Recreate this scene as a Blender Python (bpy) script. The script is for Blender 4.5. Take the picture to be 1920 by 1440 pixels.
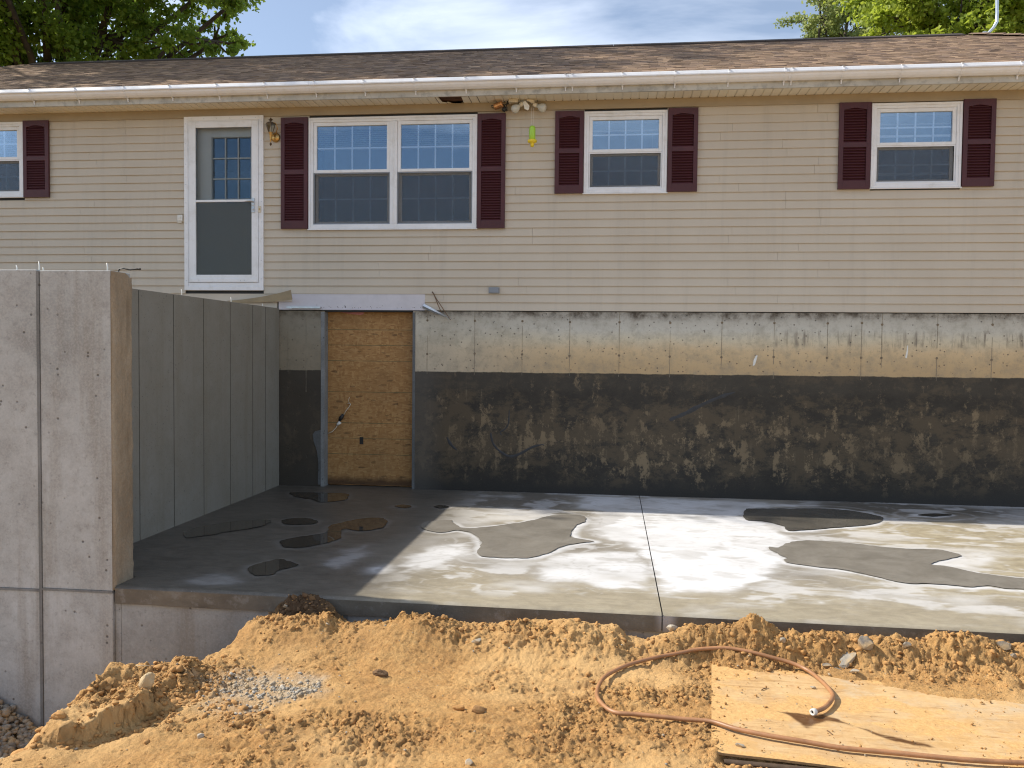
import bpy, bmesh, math, random
import numpy as np
from mathutils import Vector, Matrix

# ------------------------------------------------------------------ clear, camera, sky, sun, exposure
for o in list(bpy.data.objects): bpy.data.objects.remove(o)
S = bpy.context.scene
COL = S.collection
random.seed(7)
rng = np.random.default_rng(11)

cam_d = bpy.data.cameras.new('camera')
cam = bpy.data.objects.new('camera', cam_d); COL.objects.link(cam); S.camera = cam
cam.matrix_world = Matrix(((0.99312244, -0.01449431, 0.11617978, 1.241334),
                           (0.11662949, 0.03546440, -0.99254211, -10.419555),
                           (0.01026597, 0.99926583, 0.03691096, 1.728425),
                           (0, 0, 0, 1)))
cam_d.sensor_width = 36.0; cam_d.lens = 36.0 * 1590 / 1920
cam_d.clip_start = 0.05; cam_d.clip_end = 900

SUN_DIR = Vector((-1.075, 0.133, 1.0)).normalized()          # towards the sun
SUN_EL = math.asin(SUN_DIR.z)
world = bpy.data.worlds.new('World'); S.world = world; world.use_nodes = True
wt = world.node_tree; wn = wt.nodes; wl_ = wt.links
for n in list(wn): wn.remove(n)
wo = wn.new('ShaderNodeOutputWorld'); bg = wn.new('ShaderNodeBackground')
sky = wn.new('ShaderNodeTexSky'); sky.sky_type = 'NISHITA'; sky.sun_disc = False
sky.sun_elevation = SUN_EL
sky.sun_rotation = math.atan2(SUN_DIR.x, SUN_DIR.y)
sky.altitude = 200; sky.air_density = 1.0; sky.dust_density = 0.8; sky.ozone_density = 2.2
tc = wn.new('ShaderNodeTexCoord')
mp = wn.new('ShaderNodeMapping'); mp.inputs['Scale'].default_value = (1.0, 1.0, 2.6)
wl_.new(tc.outputs['Generated'], mp.inputs['Vector'])
cn = wn.new('ShaderNodeTexNoise'); cn.inputs['Scale'].default_value = 2.0; cn.inputs['Detail'].default_value = 7; cn.inputs['Roughness'].default_value = 0.55; cn.inputs['Distortion'].default_value = 0.5
wl_.new(mp.outputs['Vector'], cn.inputs['Vector'])
cr = wn.new('ShaderNodeValToRGB'); cr.color_ramp.elements[0].position = 0.44; cr.color_ramp.elements[1].position = 0.80
cr.color_ramp.elements[0].color = (.12, .12, .12, 1); cr.color_ramp.elements[1].color = (1, 1, 1, 1)
wl_.new(cn.outputs['Fac'], cr.inputs['Fac'])
mx = wn.new('ShaderNodeMix'); mx.data_type = 'RGBA'
mul = wn.new('ShaderNodeMath'); mul.operation = 'MULTIPLY'; mul.inputs[1].default_value = 0.66
wl_.new(cr.outputs['Color'], mul.inputs[0]); wl_.new(mul.outputs[0], mx.inputs['Factor'])
wl_.new(sky.outputs['Color'], mx.inputs['A']); mx.inputs['B'].default_value = (15.0, 15.6, 16.6, 1)
wl_.new(mx.outputs['Result'], bg.inputs['Color'])
bg.inputs['Strength'].default_value = 0.112
wl_.new(bg.outputs[0], wo.inputs['Surface'])

sun_d = bpy.data.lights.new('sun', 'SUN'); sun_d.energy = 5.0; sun_d.angle = math.radians(0.53); sun_d.color = (1.0, 0.92, 0.79)
sun = bpy.data.objects.new('sun', sun_d); COL.objects.link(sun)
sun.rotation_euler = SUN_DIR.to_track_quat('Z', 'Y').to_euler(); sun.location = (-20, 2, 20)

S.view_settings.view_transform = 'Standard'
try: S.view_settings.look = 'None'
except Exception: pass
S.view_settings.exposure = 0.34; S.view_settings.gamma = 1.0; S.view_settings.use_curve_mapping = False
S.render.engine = 'CYCLES'
S.cycles.use_denoising = True; S.cycles.pixel_filter_type = 'BLACKMAN_HARRIS'; S.cycles.filter_width = 1.15
S.cycles.max_bounces = 8; S.cycles.transparent_max_bounces = 12
S.cycles.sample_clamp_indirect = 6.0

# ------------------------------------------------------------------ object helpers
WPOS = {}
def thing(name, label, cat, loc=(0, 0, 0), group=None):
    o = bpy.data.objects.new(name, None); COL.objects.link(o); o.location = loc; o.empty_display_size = 0.1
    o['label'] = label; o['category'] = cat
    if group: o['group'] = group
    WPOS[o] = Vector(loc); return o
def tag(o, label, cat, group=None):
    o['label'] = label; o['category'] = cat
    if group: o['group'] = group
    return o
def link(name, me, mat=None, parent=None, loc=(0, 0, 0), rot=None, scale=None):
    o = bpy.data.objects.new(name, me); COL.objects.link(o)
    if mat is not None and not me.materials: me.materials.append(mat)
    loc = Vector(loc)
    if parent is not None:
        o.parent = parent; o.location = loc - WPOS.get(parent, Vector())
    else: o.location = loc
    if rot is not None: o.rotation_euler = rot
    if scale is not None: o.scale = scale
    WPOS[o] = loc
    return o

class MB:
    """collects simple solids in world metres and links them as one mesh object"""
    def __init__(s): s.v = []; s.f = []; s.c = None
    def add(s, vs, fs):
        n = len(s.v); s.v += [tuple(p) for p in vs]; s.f += [tuple(i + n for i in f) for f in fs]; return s
    def box(s, x0, x1, y0, y1, z0, z1):
        return s.add([(x0,y0,z0),(x1,y0,z0),(x1,y1,z0),(x0,y1,z0),(x0,y0,z1),(x1,y0,z1),(x1,y1,z1),(x0,y1,z1)],
                     [(0,3,2,1),(4,5,6,7),(0,1,5,4),(1,2,6,5),(2,3,7,6),(3,0,4,7)])
    def extr(s, prof, x0, x1):
        """profile (y,z) counter-clockwise seen from +x, extruded along x"""
        n = len(prof)
        vs = [(x0, y, z) for y, z in prof] + [(x1, y, z) for y, z in prof]
        fs = [(i, i + n, (i + 1) % n + n, (i + 1) % n) for i in range(n)]
        fs += [tuple(range(n)), tuple(range(2 * n - 1, n - 1, -1))]
        return s.add(vs, fs)
    def poly(s, pts, d):
        """flat polygon extruded by vector d"""
        n = len(pts); d = Vector(d)
        vs = [Vector(p) for p in pts] + [Vector(p) + d for p in pts]
        fs = [tuple(range(n - 1, -1, -1)), tuple(range(n, 2 * n))] + [(i, (i + 1) % n, (i + 1) % n + n, i + n) for i in range(n)]
        return s.add(vs, fs)
    def tube(s, path, r, n=8, cap=True):
        path = [Vector(p) for p in path]; m = len(path)
        rs = r if isinstance(r, (list, tuple)) else [r] * m
        up = Vector((0, 0, 1)); vs = []; fs = []; prev = None
        for i, p in enumerate(path):
            t = (path[min(i + 1, m - 1)] - path[max(i - 1, 0)]).normalized()
            if prev is None: a = t.cross(up if abs(t.z) < .9 else Vector((1, 0, 0))).normalized()
            else: a = (prev - t * prev.dot(t)).normalized()
            prev = a; b = t.cross(a)
            for k in range(n):
                th = 2 * math.pi * k / n
                vs.append(p + (a * math.cos(th) + b * math.sin(th)) * rs[i])
        for i in range(m - 1):
            for k in range(n):
                fs.append((i * n + k, i * n + (k + 1) % n, (i + 1) * n + (k + 1) % n, (i + 1) * n + k))
        if cap: fs += [tuple(range(n - 1, -1, -1)), tuple(range((m - 1) * n, m * n))]
        return s.add(vs, fs)
    def lathe(s, prof, c, n=12, axis='Z', rot=None):
        """prof (r, h) revolved about an axis through c"""
        vs = []; fs = []; m = len(prof)
        for r, h in prof:
            for k in range(n):
                th = 2 * math.pi * k / n
                p = Vector((r * math.cos(th), r * math.sin(th), h))
                if rot is not None: p = rot @ p
                vs.append(Vector(c) + p)
        for i in range(m - 1):
            for k in range(n): fs.append((i * n + k, i * n + (k + 1) % n, (i + 1) * n + (k + 1) % n, (i + 1) * n + k))
        fs += [tuple(range(n - 1, -1, -1)), tuple(range((m - 1) * n, m * n))]
        return s.add(vs, fs)
    def ring(s, x0, x1, z0, z1, w, y0, y1, wb=None, wt=None):
        """rectangular frame in the XZ plane, bars butted, width w"""
        wb = w if wb is None else wb; wt = w if wt is None else wt
        s.box(x0, x0 + w, y0, y1, z0, z1); s.box(x1 - w, x1, y0, y1, z0, z1)
        s.box(x0 + w, x1 - w, y0, y1, z0, z0 + wb); s.box(x0 + w, x1 - w, y0, y1, z1 - wt, z1)
        return s
    def mesh(s, name, smooth=False):
        me = bpy.data.meshes.new(name); me.from_pydata(s.v, [], s.f); me.update()
        if smooth: me.polygons.foreach_set('use_smooth', [True] * len(me.polygons))
        return me
    def build(s, name, mat, parent=None, smooth=False, bevel=0.0, center=False):
        if center:
            a = np.array(s.v); c = Vector(((a[:,0].min()+a[:,0].max())/2, (a[:,1].min()+a[:,1].max())/2, a[:,2].min()))
            s.v = [tuple(Vector(p) - c) for p in s.v]
            o = link(name, s.mesh(name, smooth), mat, parent, c)
        else: o = link(name, s.mesh(name, smooth), mat, parent)
        if bevel:
            m = o.modifiers.new('edge', 'BEVEL'); m.width = bevel; m.segments = 2; m.limit_method = 'ANGLE'
        return o

# ------------------------------------------------------------------ noise and fields (numpy)
def _h(ix, iy, s):
    n = (ix.astype(np.int64) * 374761393 + iy.astype(np.int64) * 668265263 + s * 974711) & 0xffffffff
    n = ((n ^ (n >> 13)) * 1274126177) & 0xffffffff
    return ((n ^ (n >> 16)) & 0xffff) / 65535.0
def vnoise(x, y, s=0):
    x = np.asarray(x, float); y = np.asarray(y, float)
    ix = np.floor(x); iy = np.floor(y); fx = x - ix; fy = y - iy
    fx = fx * fx * fx * (fx * (fx * 6 - 15) + 10); fy = fy * fy * fy * (fy * (fy * 6 - 15) + 10)
    a = _h(ix, iy, s); b = _h(ix + 1, iy, s); c = _h(ix, iy + 1, s); d = _h(ix + 1, iy + 1, s)
    return (a * (1 - fx) + b * fx) * (1 - fy) + (c * (1 - fx) + d * fx) * fy
def fbm(x, y, s=0, o=4, g=0.5):
    t = 0; a = 1.0; n = 0
    for i in range(o):
        t = t + a * (vnoise(x, y, s + i * 17) - .5); n += a; a *= g
        x, y = 1.96 * x * .8 - 1.96 * y * .6, 1.96 * x * .6 + 1.96 * y * .8
    return t / n * 2
def sstep(a, b, x):
    t = np.clip((x - a) / (b - a), 0, 1); return t * t * (3 - 2 * t)
def sdf_poly(px, py, poly):
    """signed distance to a polygon, negative inside"""
    P = np.array(poly); d = np.full(px.shape, 1e9); ins = np.zeros(px.shape, bool)
    for i in range(len(P)):
        a = P[i]; b = P[(i + 1) % len(P)]; e = b - a
        wx = px - a[0]; wy = py - a[1]
        t = np.clip((wx * e[0] + wy * e[1]) / (e @ e), 0, 1)
        d = np.minimum(d, (wx - e[0] * t) ** 2 + (wy - e[1] * t) ** 2)
        c = (a[1] > py) != (b[1] > py)
        with np.errstate(divide='ignore', invalid='ignore'):
            xi = (b[0] - a[0]) * (py - a[1]) / (b[1] - a[1] if b[1] != a[1] else 1e-9) + a[0]
        ins ^= c & (px < xi)
    d = np.sqrt(d); return np.where(ins, -d, d)

# ------------------------------------------------------------------ material helpers
class Mt:
    def __init__(s, name, base=(.5,.5,.5), rough=.6, **kw):
        s.m = bpy.data.materials.new(name); s.m.use_nodes = True; s.t = s.m.node_tree
        s.b = s.t.nodes['Principled BSDF']; s.out = s.t.nodes['Material Output']
        s.b.inputs['Base Color'].default_value = (*base, 1); s.b.inputs['Roughness'].default_value = rough
        for k, v in kw.items(): s.b.inputs[k.replace('_', ' ')].default_value = v
        s._tc = None
    def n(s, t): return s.t.nodes.new('ShaderNode' + t)
    def L(s, a, b): s.t.links.new(a, b)
    def co(s, scale=None, rot=None):
        if s._tc is None: s._tc = s.n('TexCoord')
        if scale is None: return s._tc.outputs['Object']
        m = s.n('Mapping'); m.inputs['Scale'].default_value = scale
        if rot: m.inputs['Rotation'].default_value = rot
        s.L(s._tc.outputs['Object'], m.inputs['Vector']); return m.outputs['Vector']
    def noise(s, scale, detail=4, rough=.5, vec=None, dist=0):
        n = s.n('TexNoise'); n.inputs['Scale'].default_value = scale; n.inputs['Detail'].default_value = detail
        n.inputs['Roughness'].default_value = rough; n.inputs['Distortion'].default_value = dist
        s.L(vec if vec is not None else s.co(), n.inputs['Vector']); return n.outputs['Fac']
    def vor(s, scale, vec=None, feat='F1', rnd=1.0):
        n = s.n('TexVoronoi'); n.feature = feat; n.inputs['Scale'].default_value = scale; n.inputs['Randomness'].default_value = rnd
        s.L(vec if vec is not None else s.co(), n.inputs['Vector']); return n.outputs
    def ramp(s, fac, stops, interp='LINEAR'):
        r = s.n('ValToRGB'); e = r.color_ramp; e.interpolation = interp
        while len(e.elements) < len(stops): e.elements.new(.5)
        for el, (p, c) in zip(e.elements, stops):
            el.position = p; el.color = (c, c, c, 1) if isinstance(c, (int, float)) else (*c, 1)
        s.L(fac, r.inputs['Fac']); return r.outputs['Color']
    def mix(s, fac, a, b, mode='MIX'):
        m = s.n('Mix'); m.data_type = 'RGBA'; m.blend_type = mode
        for sock, v in (('Factor', fac), ('A', a), ('B', b)):
            i = m.inputs[sock] if sock == 'Factor' else [q for q in m.inputs if q.name == sock and q.type == 'RGBA'][0]
            if sock == 'Factor': i = m.inputs[0]
            if hasattr(v, 'is_linked'): s.L(v, i)
            else: i.default_value = v if isinstance(v, (int, float)) else (*v, 1)
        return [q for q in m.outputs if q.type == 'RGBA'][0]
    def math(s, op, a, b=0.0, clamp=False):
        m = s.n('Math'); m.operation = op; m.use_clamp = clamp
        for i, v in ((0, a), (1, b)):
            if hasattr(v, 'is_linked'): s.L(v, m.inputs[i])
            else: m.inputs[i].default_value = v
        return m.outputs[0]
    def xyz(s, vec=None):
        x = s.n('SeparateXYZ'); s.L(vec if vec is not None else s.co(), x.inputs[0]); return x.outputs
    def mrange(s, v, a, b, c=0.0, d=1.0):
        m = s.n('MapRange'); m.inputs[1].default_value = a; m.inputs[2].default_value = b; m.inputs[3].default_value = c; m.inputs[4].default_value = d
        m.interpolation_type = 'SMOOTHSTEP'
        s.L(v, m.inputs[0]); return m.outputs[0]
    def attr(s, name):
        a = s.n('Attribute'); a.attribute_name = name; return a.outputs
    def color(s, c): s.L(c, s.b.inputs['Base Color']); return s
    def rough(s, c): s.L(c, s.b.inputs['Roughness']); return s
    def bump(s, h, strength=.5, dist=.01):
        b = s.n('Bump'); b.inputs['Strength'].default_value = strength; b.inputs['Distance'].default_value = dist
        s.L(h, b.inputs['Height']); s.L(b.outputs[0], s.b.inputs['Normal']); return s

# ------------------------------------------------------------------ materials
def m_siding():
    m = Mt('siding_vinyl', rough=.62)
    n = m.noise(1.1, 5, .6); g = m.noise(6, 4, .6, m.co((.35, 1, 9)))
    s = m.noise(2.0, 5, .65, m.co((3.2, 1, .25)))
    c = m.ramp(n, [(.3, (.495, .437, .350)), (.7, (.555, .497, .405))])
    c = m.mix(m.ramp(s, [(.52, 0.0), (.78, .35)]), c, (.33, .30, .25))
    c = m.mix(m.ramp(g, [(.35, .0), (.75, .18)]), c, (.52, .47, .40))
    m.color(c); m.bump(g, .25, .002); return m.m
def m_trim(name, base=(.78, .80, .83), dirt=(.42, .40, .34), amt=.35, rough=.45):
    m = Mt(name, rough=rough)
    n = m.noise(9, 6, .65); n2 = m.noise(2.2, 4)
    c = m.mix(m.ramp(n, [(.5, 0.0), (.8, amt)]), base, dirt)
    c = m.mix(m.ramp(n2, [(.45, 0.0), (.75, amt * .5)]), c, dirt)
    m.color(c); m.bump(n, .08, .002); return m.m
def m_shutter():
    m = Mt('shutter_burgundy', rough=.5)
    n = m.noise(5, 5, .6)
    m.color(m.ramp(n, [(.3, (.052, .009, .013)), (.7, (.074, .0145, .0195))])); m.bump(m.noise(120, 2), .08, .001); return m.m
def m_shingle():
    m = Mt('asphalt_shingle', rough=.92)
    a = m.attr('tint')['Color']; n = m.noise(220, 2, .7); n2 = m.noise(.9, 4, .6)
    c = m.mix(m.ramp(n, [(.35, 0.0), (.7, .3)]), a, (.07, .048, .036))
    c = m.mix(m.ramp(n2, [(.45, 0.0), (.75, .15)]), c, (.08, .06, .05))
    m.color(c); m.bump(n, .5, .003); return m.m
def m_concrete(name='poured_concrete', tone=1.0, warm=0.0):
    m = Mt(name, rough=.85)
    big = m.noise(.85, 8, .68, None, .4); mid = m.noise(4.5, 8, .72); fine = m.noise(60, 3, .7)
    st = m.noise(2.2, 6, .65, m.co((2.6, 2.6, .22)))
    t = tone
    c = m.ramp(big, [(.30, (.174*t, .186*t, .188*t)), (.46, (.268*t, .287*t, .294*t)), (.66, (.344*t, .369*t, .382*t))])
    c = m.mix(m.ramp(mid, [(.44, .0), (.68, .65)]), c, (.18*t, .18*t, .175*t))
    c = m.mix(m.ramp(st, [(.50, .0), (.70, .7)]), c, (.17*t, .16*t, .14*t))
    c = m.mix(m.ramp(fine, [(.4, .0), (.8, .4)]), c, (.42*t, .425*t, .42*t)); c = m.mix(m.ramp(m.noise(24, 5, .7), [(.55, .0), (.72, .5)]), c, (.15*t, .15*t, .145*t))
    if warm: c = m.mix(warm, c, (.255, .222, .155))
    # bug holes
    v = m.vor(16.0); sel = m.ramp(m.noise(3.1, 3), [(.40, 0.0), (.52, 1.0)])
    pit = m.math('MULTIPLY', m.ramp(v['Distance'], [(.10, 1.0), (.19, 0.0)]), sel)
    pit = m.math('MULTIPLY', pit, m.ramp(m.xyz(v['Color'])[0], [(.55, 0.0), (.6, 1.0)]))
    v2 = m.vor(46.0)
    pit2 = m.math('MULTIPLY', m.ramp(v2['Distance'], [(.12, 1.0), (.22, 0.0)]), m.ramp(m.xyz(v2['Color'])[1], [(.86, 0.0), (.88, 1.0)]))
    pit = m.math('MAXIMUM', pit, pit2)
    c = m.mix(m.math('MULTIPLY', pit, .75), c, (.06, .055, .05))
    m.color(c)
    h = m.math('ADD', m.math('MULTIPLY', fine, .25), m.math('MULTIPLY', mid, .5)); h = m.math('SUBTRACT', h, pit)
    m.bump(h, .45, .006); return m.m
def m_brownend():
    m = Mt('raw_bulkhead_concrete', rough=.9)
    n = m.noise(5, 6, .65, m.co((1, 1, .35))); f = m.noise(70, 3, .7); z = m.noise(2.4, 5, .6, m.co((4, 4, .5)))
    c = m.ramp(n, [(.3, (.25, .195, .13)), (.55, (.36, .295, .21)), (.75, (.43, .375, .29))])
    c = m.mix(m.ramp(z, [(.5, 0.0), (.72, .6)]), c, (.13, .095, .055))
    c = m.mix(m.ramp(f, [(.35, 0.0), (.8, .45)]), c, (.16, .12, .08))
    m.color(c); m.bump(m.math('ADD', f, n), .7, .008); return m.m
def m_foundation():
    m = Mt('old_foundation', rough=.9)
    x, y, z = m.xyz()
    w1 = m.noise(1.3, 6, .65, None, .6); mid = m.noise(5.5, 7, .72); fine = m.noise(70, 3, .7)
    streak = m.noise(5.0, 6, .65, m.co((1.6, 1.0, .16))); streak2 = m.noise(12, 5, .65, m.co((1.3, 1, .12)))
    zz = m.math('ADD', z, m.math('MULTIPLY', m.math('SUBTRACT', w1, .5), .16))
    # bare upper band: grey to ochre just above the tar line, more ochre towards the right
    up = m.ramp(m.mrange(zz, 1.5, 2.25), [(0.0, (.50, .355, .19)), (.30, (.62, .465, .27)), (.55, (.62, .55, .40)), (.8, (.54, .53, .47)), (1.0, (.44, .42, .37))])
    grey = m.ramp(w1, [(.3, (.38, .35, .28)), (.7, (.56, .52, .42))])
    left = m.mrange(m.math('ADD', x, m.math('MULTIPLY', w1, 1.6)), -.6, 1.9, .78, .05)
    up = m.mix(left, up, grey)
    up = m.mix(m.ramp(mid, [(.47, 0.0), (.70, .6)]), up, (.25, .225, .175))
    band = m.math('MULTIPLY', m.mrange(z, 1.80, 1.88), m.mrange(z, 2.06, 1.98))
    rs = m.math('MULTIPLY', m.math('MULTIPLY', m.ramp(streak2, [(.52, 0.0), (.66, .8)]), band), m.mrange(x, 2.2, 3.8))
    up = m.mix(rs, up, (.15, .125, .10))
    topd = m.math('MULTIPLY', m.mrange(zz, 2.12, 2.22), m.ramp(mid, [(.40, .15), (.62, 1.0)]))
    up = m.mix(topd, up, (.07, .055, .04))
    up = m.mix(m.ramp(m.noise(17, 6, .75), [(.54, 0.0), (.70, .55)]), up, (.17, .15, .115))
    v = m.vor(20.0); pit = m.math('MULTIPLY', m.ramp(v['Distance'], [(.12, 1.0), (.22, 0.0)]), m.ramp(m.xyz(v['Color'])[0], [(.62, 0.0), (.66, 1.0)]))
    up = m.mix(m.math('MULTIPLY', pit, .8), up, (.07, .06, .05))
    # weathered tar coat
    co = m.ramp(mid, [(.3, (.014, .012, .009)), (.7, (.046, .038, .027))])
    wear = m.noise(2.4, 10, .78, m.co((1, 1, 1.5)), .15)
    wz = m.math('ADD', wear, m.math('MULTIPLY', m.math('MULTIPLY', m.mrange(z, .15, .55), m.mrange(z, 1.32, .85)), .075))
    wz = m.math('ADD', wz, m.mrange(x, -.3, -1.1, 0.0, .05))
    co = m.mix(m.ramp(wz, [(.505, 0.0), (.60, .75)]), co, (.098, .072, .041))
    chip = m.math('ADD', m.math('MULTIPLY', m.noise(4.6, 10, .78, m.co((1.1, 1, .9)), .12), .78), m.math('MULTIPLY', streak, .22))
    chip = m.math('ADD', chip, m.math('MULTIPLY', m.math('MULTIPLY', m.mrange(z, .1, .4), m.mrange(z, 1.25, .7)), .05))
    cm = m.ramp(m.noise(.9, 3), [(.38, .35), (.60, 1.0)]); co = m.mix(m.math('MULTIPLY', m.ramp(chip, [(.560, 0.0), (.605, .9)]), cm), co, (.225, .165, .094))
    tick = m.math('MULTIPLY', m.ramp(streak2, [(.60, 0.0), (.70, .7)]), m.ramp(wear, [(.46, 0.0), (.6, 1.0)]))
    co = m.mix(m.math('MULTIPLY', tick, .7), co, (.23, .18, .11))
    co = m.mix(m.mrange(zz, .26, .02), co, (.022, .020, .017))
    bz = m.math('MULTIPLY', m.mrange(zz, 1.22, 1.34), m.ramp(w1, [(.35, .35), (.65, .85)]))
    co = m.mix(m.math('MULTIPLY', bz, .6), co, (.066, .056, .041))
    co = m.mix(m.math('MULTIPLY', m.mrange(x, -.75, -1.15), .55), co, (.09, .085, .075))
    line = m.math('ADD', z, m.math('MULTIPLY', m.math('SUBTRACT', m.noise(5, 6, .7, m.co((1, 1, .05))), .5), .034))
    line = m.math('SUBTRACT', line, m.math('MULTIPLY', x, .0016))
    f = m.mrange(line, 1.478, 1.490)
    c = m.mix(f, co, up)
    c = m.mix(m.math('MULTIPLY', m.ramp(fine, [(.45, 0.0), (.85, .28)]), m.mrange(line, 1.47, 1.49, .12, 1.0)), c, (.35, .31, .25))
    c = m.mix(m.math('MULTIPLY', m.mrange(x, -2.2, -2.42), m.ramp(w1, [(.3, .45), (.7, .75)])), c, m.mix(f, (.038, .030, .019), (.15, .13, .09)))
    m.color(c); m.rough(m.mix(f, (.72, .72, .72), (.9, .9, .9)))
    m.bump(m.math('ADD', m.math('MULTIPLY', mid, .6), m.math('ADD', m.math('MULTIPLY', fine, .3), m.math('MULTIPLY', pit, -.8))), .5, .006); return m.m
def m_osb(name, weather=0.0, vertical=True):
    m = Mt(name, rough=.75)
    cols = [(0.0, (.29, .145, .046)), (.3, (.36, .19, .064)), (.6, (.40, .22, .078)), (.85, (.47, .28, .11)), (1.0, (.29, .14, .045))]
    pl = (1, 1, 1)
    layers = []
    for i, (sx, sy, rot, sc) in enumerate([(1, 3.2, .5, 15), (1, 3.4, -.7, 18), (3.0, 1, .9, 16), (1, 2.8, 1.3, 21)]):
        if vertical: vec = m.co((sx, 1, sy), (0, rot, 0))
        else: vec = m.co((sy, sx, 1), (0, 0, rot))
        v = m.vor(sc, vec); layers.append((m.ramp(m.xyz(v['Color'])[0], cols, 'LINEAR'), v))
    c = layers[0][0]
    for i, (l, v) in enumerate(layers[1:]):
        c = m.mix(m.ramp(m.xyz(v['Color'])[1], [(.55, 0.0), (.58, .85)]), c, l)
    dk = m.math('MULTIPLY', m.ramp(m.xyz(layers[1][1]['Color'])[2], [(.982, 0.0), (.985, 1.0)]), .45)
    c = m.mix(dk, c, (.07, .035, .015))
    n = m.noise(2.2, 5, .6)
    if weather:
        big = m.noise(3.0, 6, .65); f2 = m.noise(14, 5, .7)
        c = m.mix(m.ramp(big, [(.30, .30), (.6, .88)]), c, (.56, .395, .21))
        c = m.mix(m.ramp(f2, [(.5, 0.0), (.75, .55)]), c, (.44, .29, .13))
        c = m.mix(m.ramp(m.noise(2.3, 6, .65), [(.52, 0.0), (.64, .6)]), c, (.43, .38, .29)); c = m.mix(m.ramp(m.noise(3.1, 7, .7), [(.55, 0.0), (.62, .75)]), c, (.46, .275, .105)); c = m.mix(m.ramp(m.noise(9, 6, .7, m.co((.5, 1.3, 1), (0, 0, -.35))), [(.58, 0.0), (.68, .7)]), c, (.36, .17, .06))
        w = m.attr('wet')['Fac']; c = m.mix(m.math('MULTIPLY', w, .95), c, (.085, .032, .008))
        m.rough(m.mix(w, (.8, .8, .8), (.3, .3, .3)))
        gr = m.noise(22, 6, .68, m.co((.20, 1.6, 1), (0, 0, -.35)), .4)
        c = m.mix(m.ramp(gr, [(.55, 0.0), (.7, .5)]), c, (.74, .54, .29))
        c = m.mix(m.ramp(gr, [(.32, .85), (.44, 0.0)]), c, (.28, .15, .06))
        du = m.attr('dust')['Fac']; fz = m.noise(60, 5, .75)
        sand = m.ramp(fz, [(.3, (.42, .235, .085)), (.5, (.56, .335, .125)), (.7, (.64, .42, .18))])
        c = m.mix(m.math('MULTIPLY', m.math('MULTIPLY', du, m.math('SUBTRACT', 1.0, w)), m.ramp(fz, [(.25, .75), (.6, 1.0)])), c, sand)
        m.bump(m.math('ADD', gr, m.math('MULTIPLY', fz, du)), .5, .005)
    else:
        c = m.mix(m.ramp(n, [(.4, 0.0), (.75, .4)]), c, (.23, .13, .05))
        x, y, z = m.xyz()
        ln = None
        for zl in (2.001, 1.804, 1.603, 1.206, .807, .61, .406):
            d = m.math('ABSOLUTE', m.math('SUBTRACT', z, zl)); q = m.math('LESS_THAN', d, .0040)
            ln = q if ln is None else m.math('MAXIMUM', ln, q)
        ln = m.math('MULTIPLY', ln, m.ramp(m.noise(7, 3), [(.3, .35), (.6, .95)]))
        c = m.mix(ln, c, (.11, .105, .045))
        bd = m.math('MULTIPLY', m.mrange(m.math('ADD', z, m.math('MULTIPLY', m.noise(7, 4), .10)), .20, .09), .85)
        c = m.mix(bd, c, (.05, .022, .009))
        st = m.math('MULTIPLY', m.ramp(m.xyz(layers[0][1]['Color'])[1], [(.990, 0.0), (.992, 1.0)]), .55)
        c = m.mix(st, c, (.045, .022, .01))
        m.bump(layers[0][1]['Distance'], .15, .002)
    m.color(c); return m.m
def m_dirt():
    m = Mt('sandy_dirt', rough=.95)
    a = m.attr('tone')['Fac']; g = m.attr('grass')['Fac']
    n = m.noise(7, 6, .65); f = m.noise(75, 4, .7); f2 = m.noise(260, 2, .7); b = m.noise(1.6, 5, .6)
    c = m.ramp(n, [(.25, (.50, .255, .08)), (.5, (.62, .345, .118)), (.75, (.69, .42, .16))])
    c = m.mix(m.ramp(f, [(.38, .55), (.50, 0.0)]), c, (.29, .155, .056)); f3 = m.noise(24, 6, .75); c = m.mix(m.ramp(f3, [(.36, .40), (.48, 0.0)]), c, (.32, .175, .064)); c = m.mix(m.ramp(f3, [(.54, 0.0), (.68, .5)]), c, (.70, .47, .21))
    c = m.mix(m.ramp(f2, [(.55, 0.0), (.75, .45)]), c, (.58, .41, .22))
    c = m.mix(m.ramp(b, [(.48, 0.0), (.7, .4)]), c, (.40, .225, .085))
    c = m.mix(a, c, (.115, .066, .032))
    c = m.mix(m.attr('pale')['Fac'], c, (.72, .455, .195))
    c = m.mix(m.attr('fines')['Fac'], c, m.ramp(f, [(.3, (.30, .255, .19)), (.6, (.50, .45, .37))]))
    gc = m.ramp(m.noise(3, 5), [(.3, (.035, .06, .015)), (.7, (.07, .10, .03))])
    c = m.mix(g, c, gc)
    m.color(c); m.bump(m.math('ADD', m.math('MULTIPLY', f, .6), m.math('MULTIPLY', f2, .4)), 1.0, .022); return m.m
def m_clod():
    m = Mt('dirt_clod', rough=.95)
    oi = m.n('ObjectInfo'); n = m.noise(30, 5, .65); a = m.attr('tone')['Fac']
    c = m.ramp(n, [(.3, (.37, .19, .064)), (.6, (.48, .265, .093)), (.8, (.57, .345, .135))])
    c = m.mix(a, c, (.12, .07, .035))
    m.color(c); m.bump(m.noise(120, 3, .7), .6, .004); return m.m
def m_stone(name, c0, c1):
    m = Mt(name, rough=.85)
    n = m.noise(35, 5, .65); v = m.attr('tone')['Fac']
    c = m.ramp(n, [(.3, c0), (.7, c1)]); c = m.mix(v, c, tuple(.45 * q for q in c0))
    c = m.mix(m.ramp(m.noise(14, 4), [(.42, 0.0), (.66, .8)]), c, (.46, .32, .16))
    m.color(c); m.bump(m.noise(90, 3, .7), .6, .004); return m.m
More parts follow.
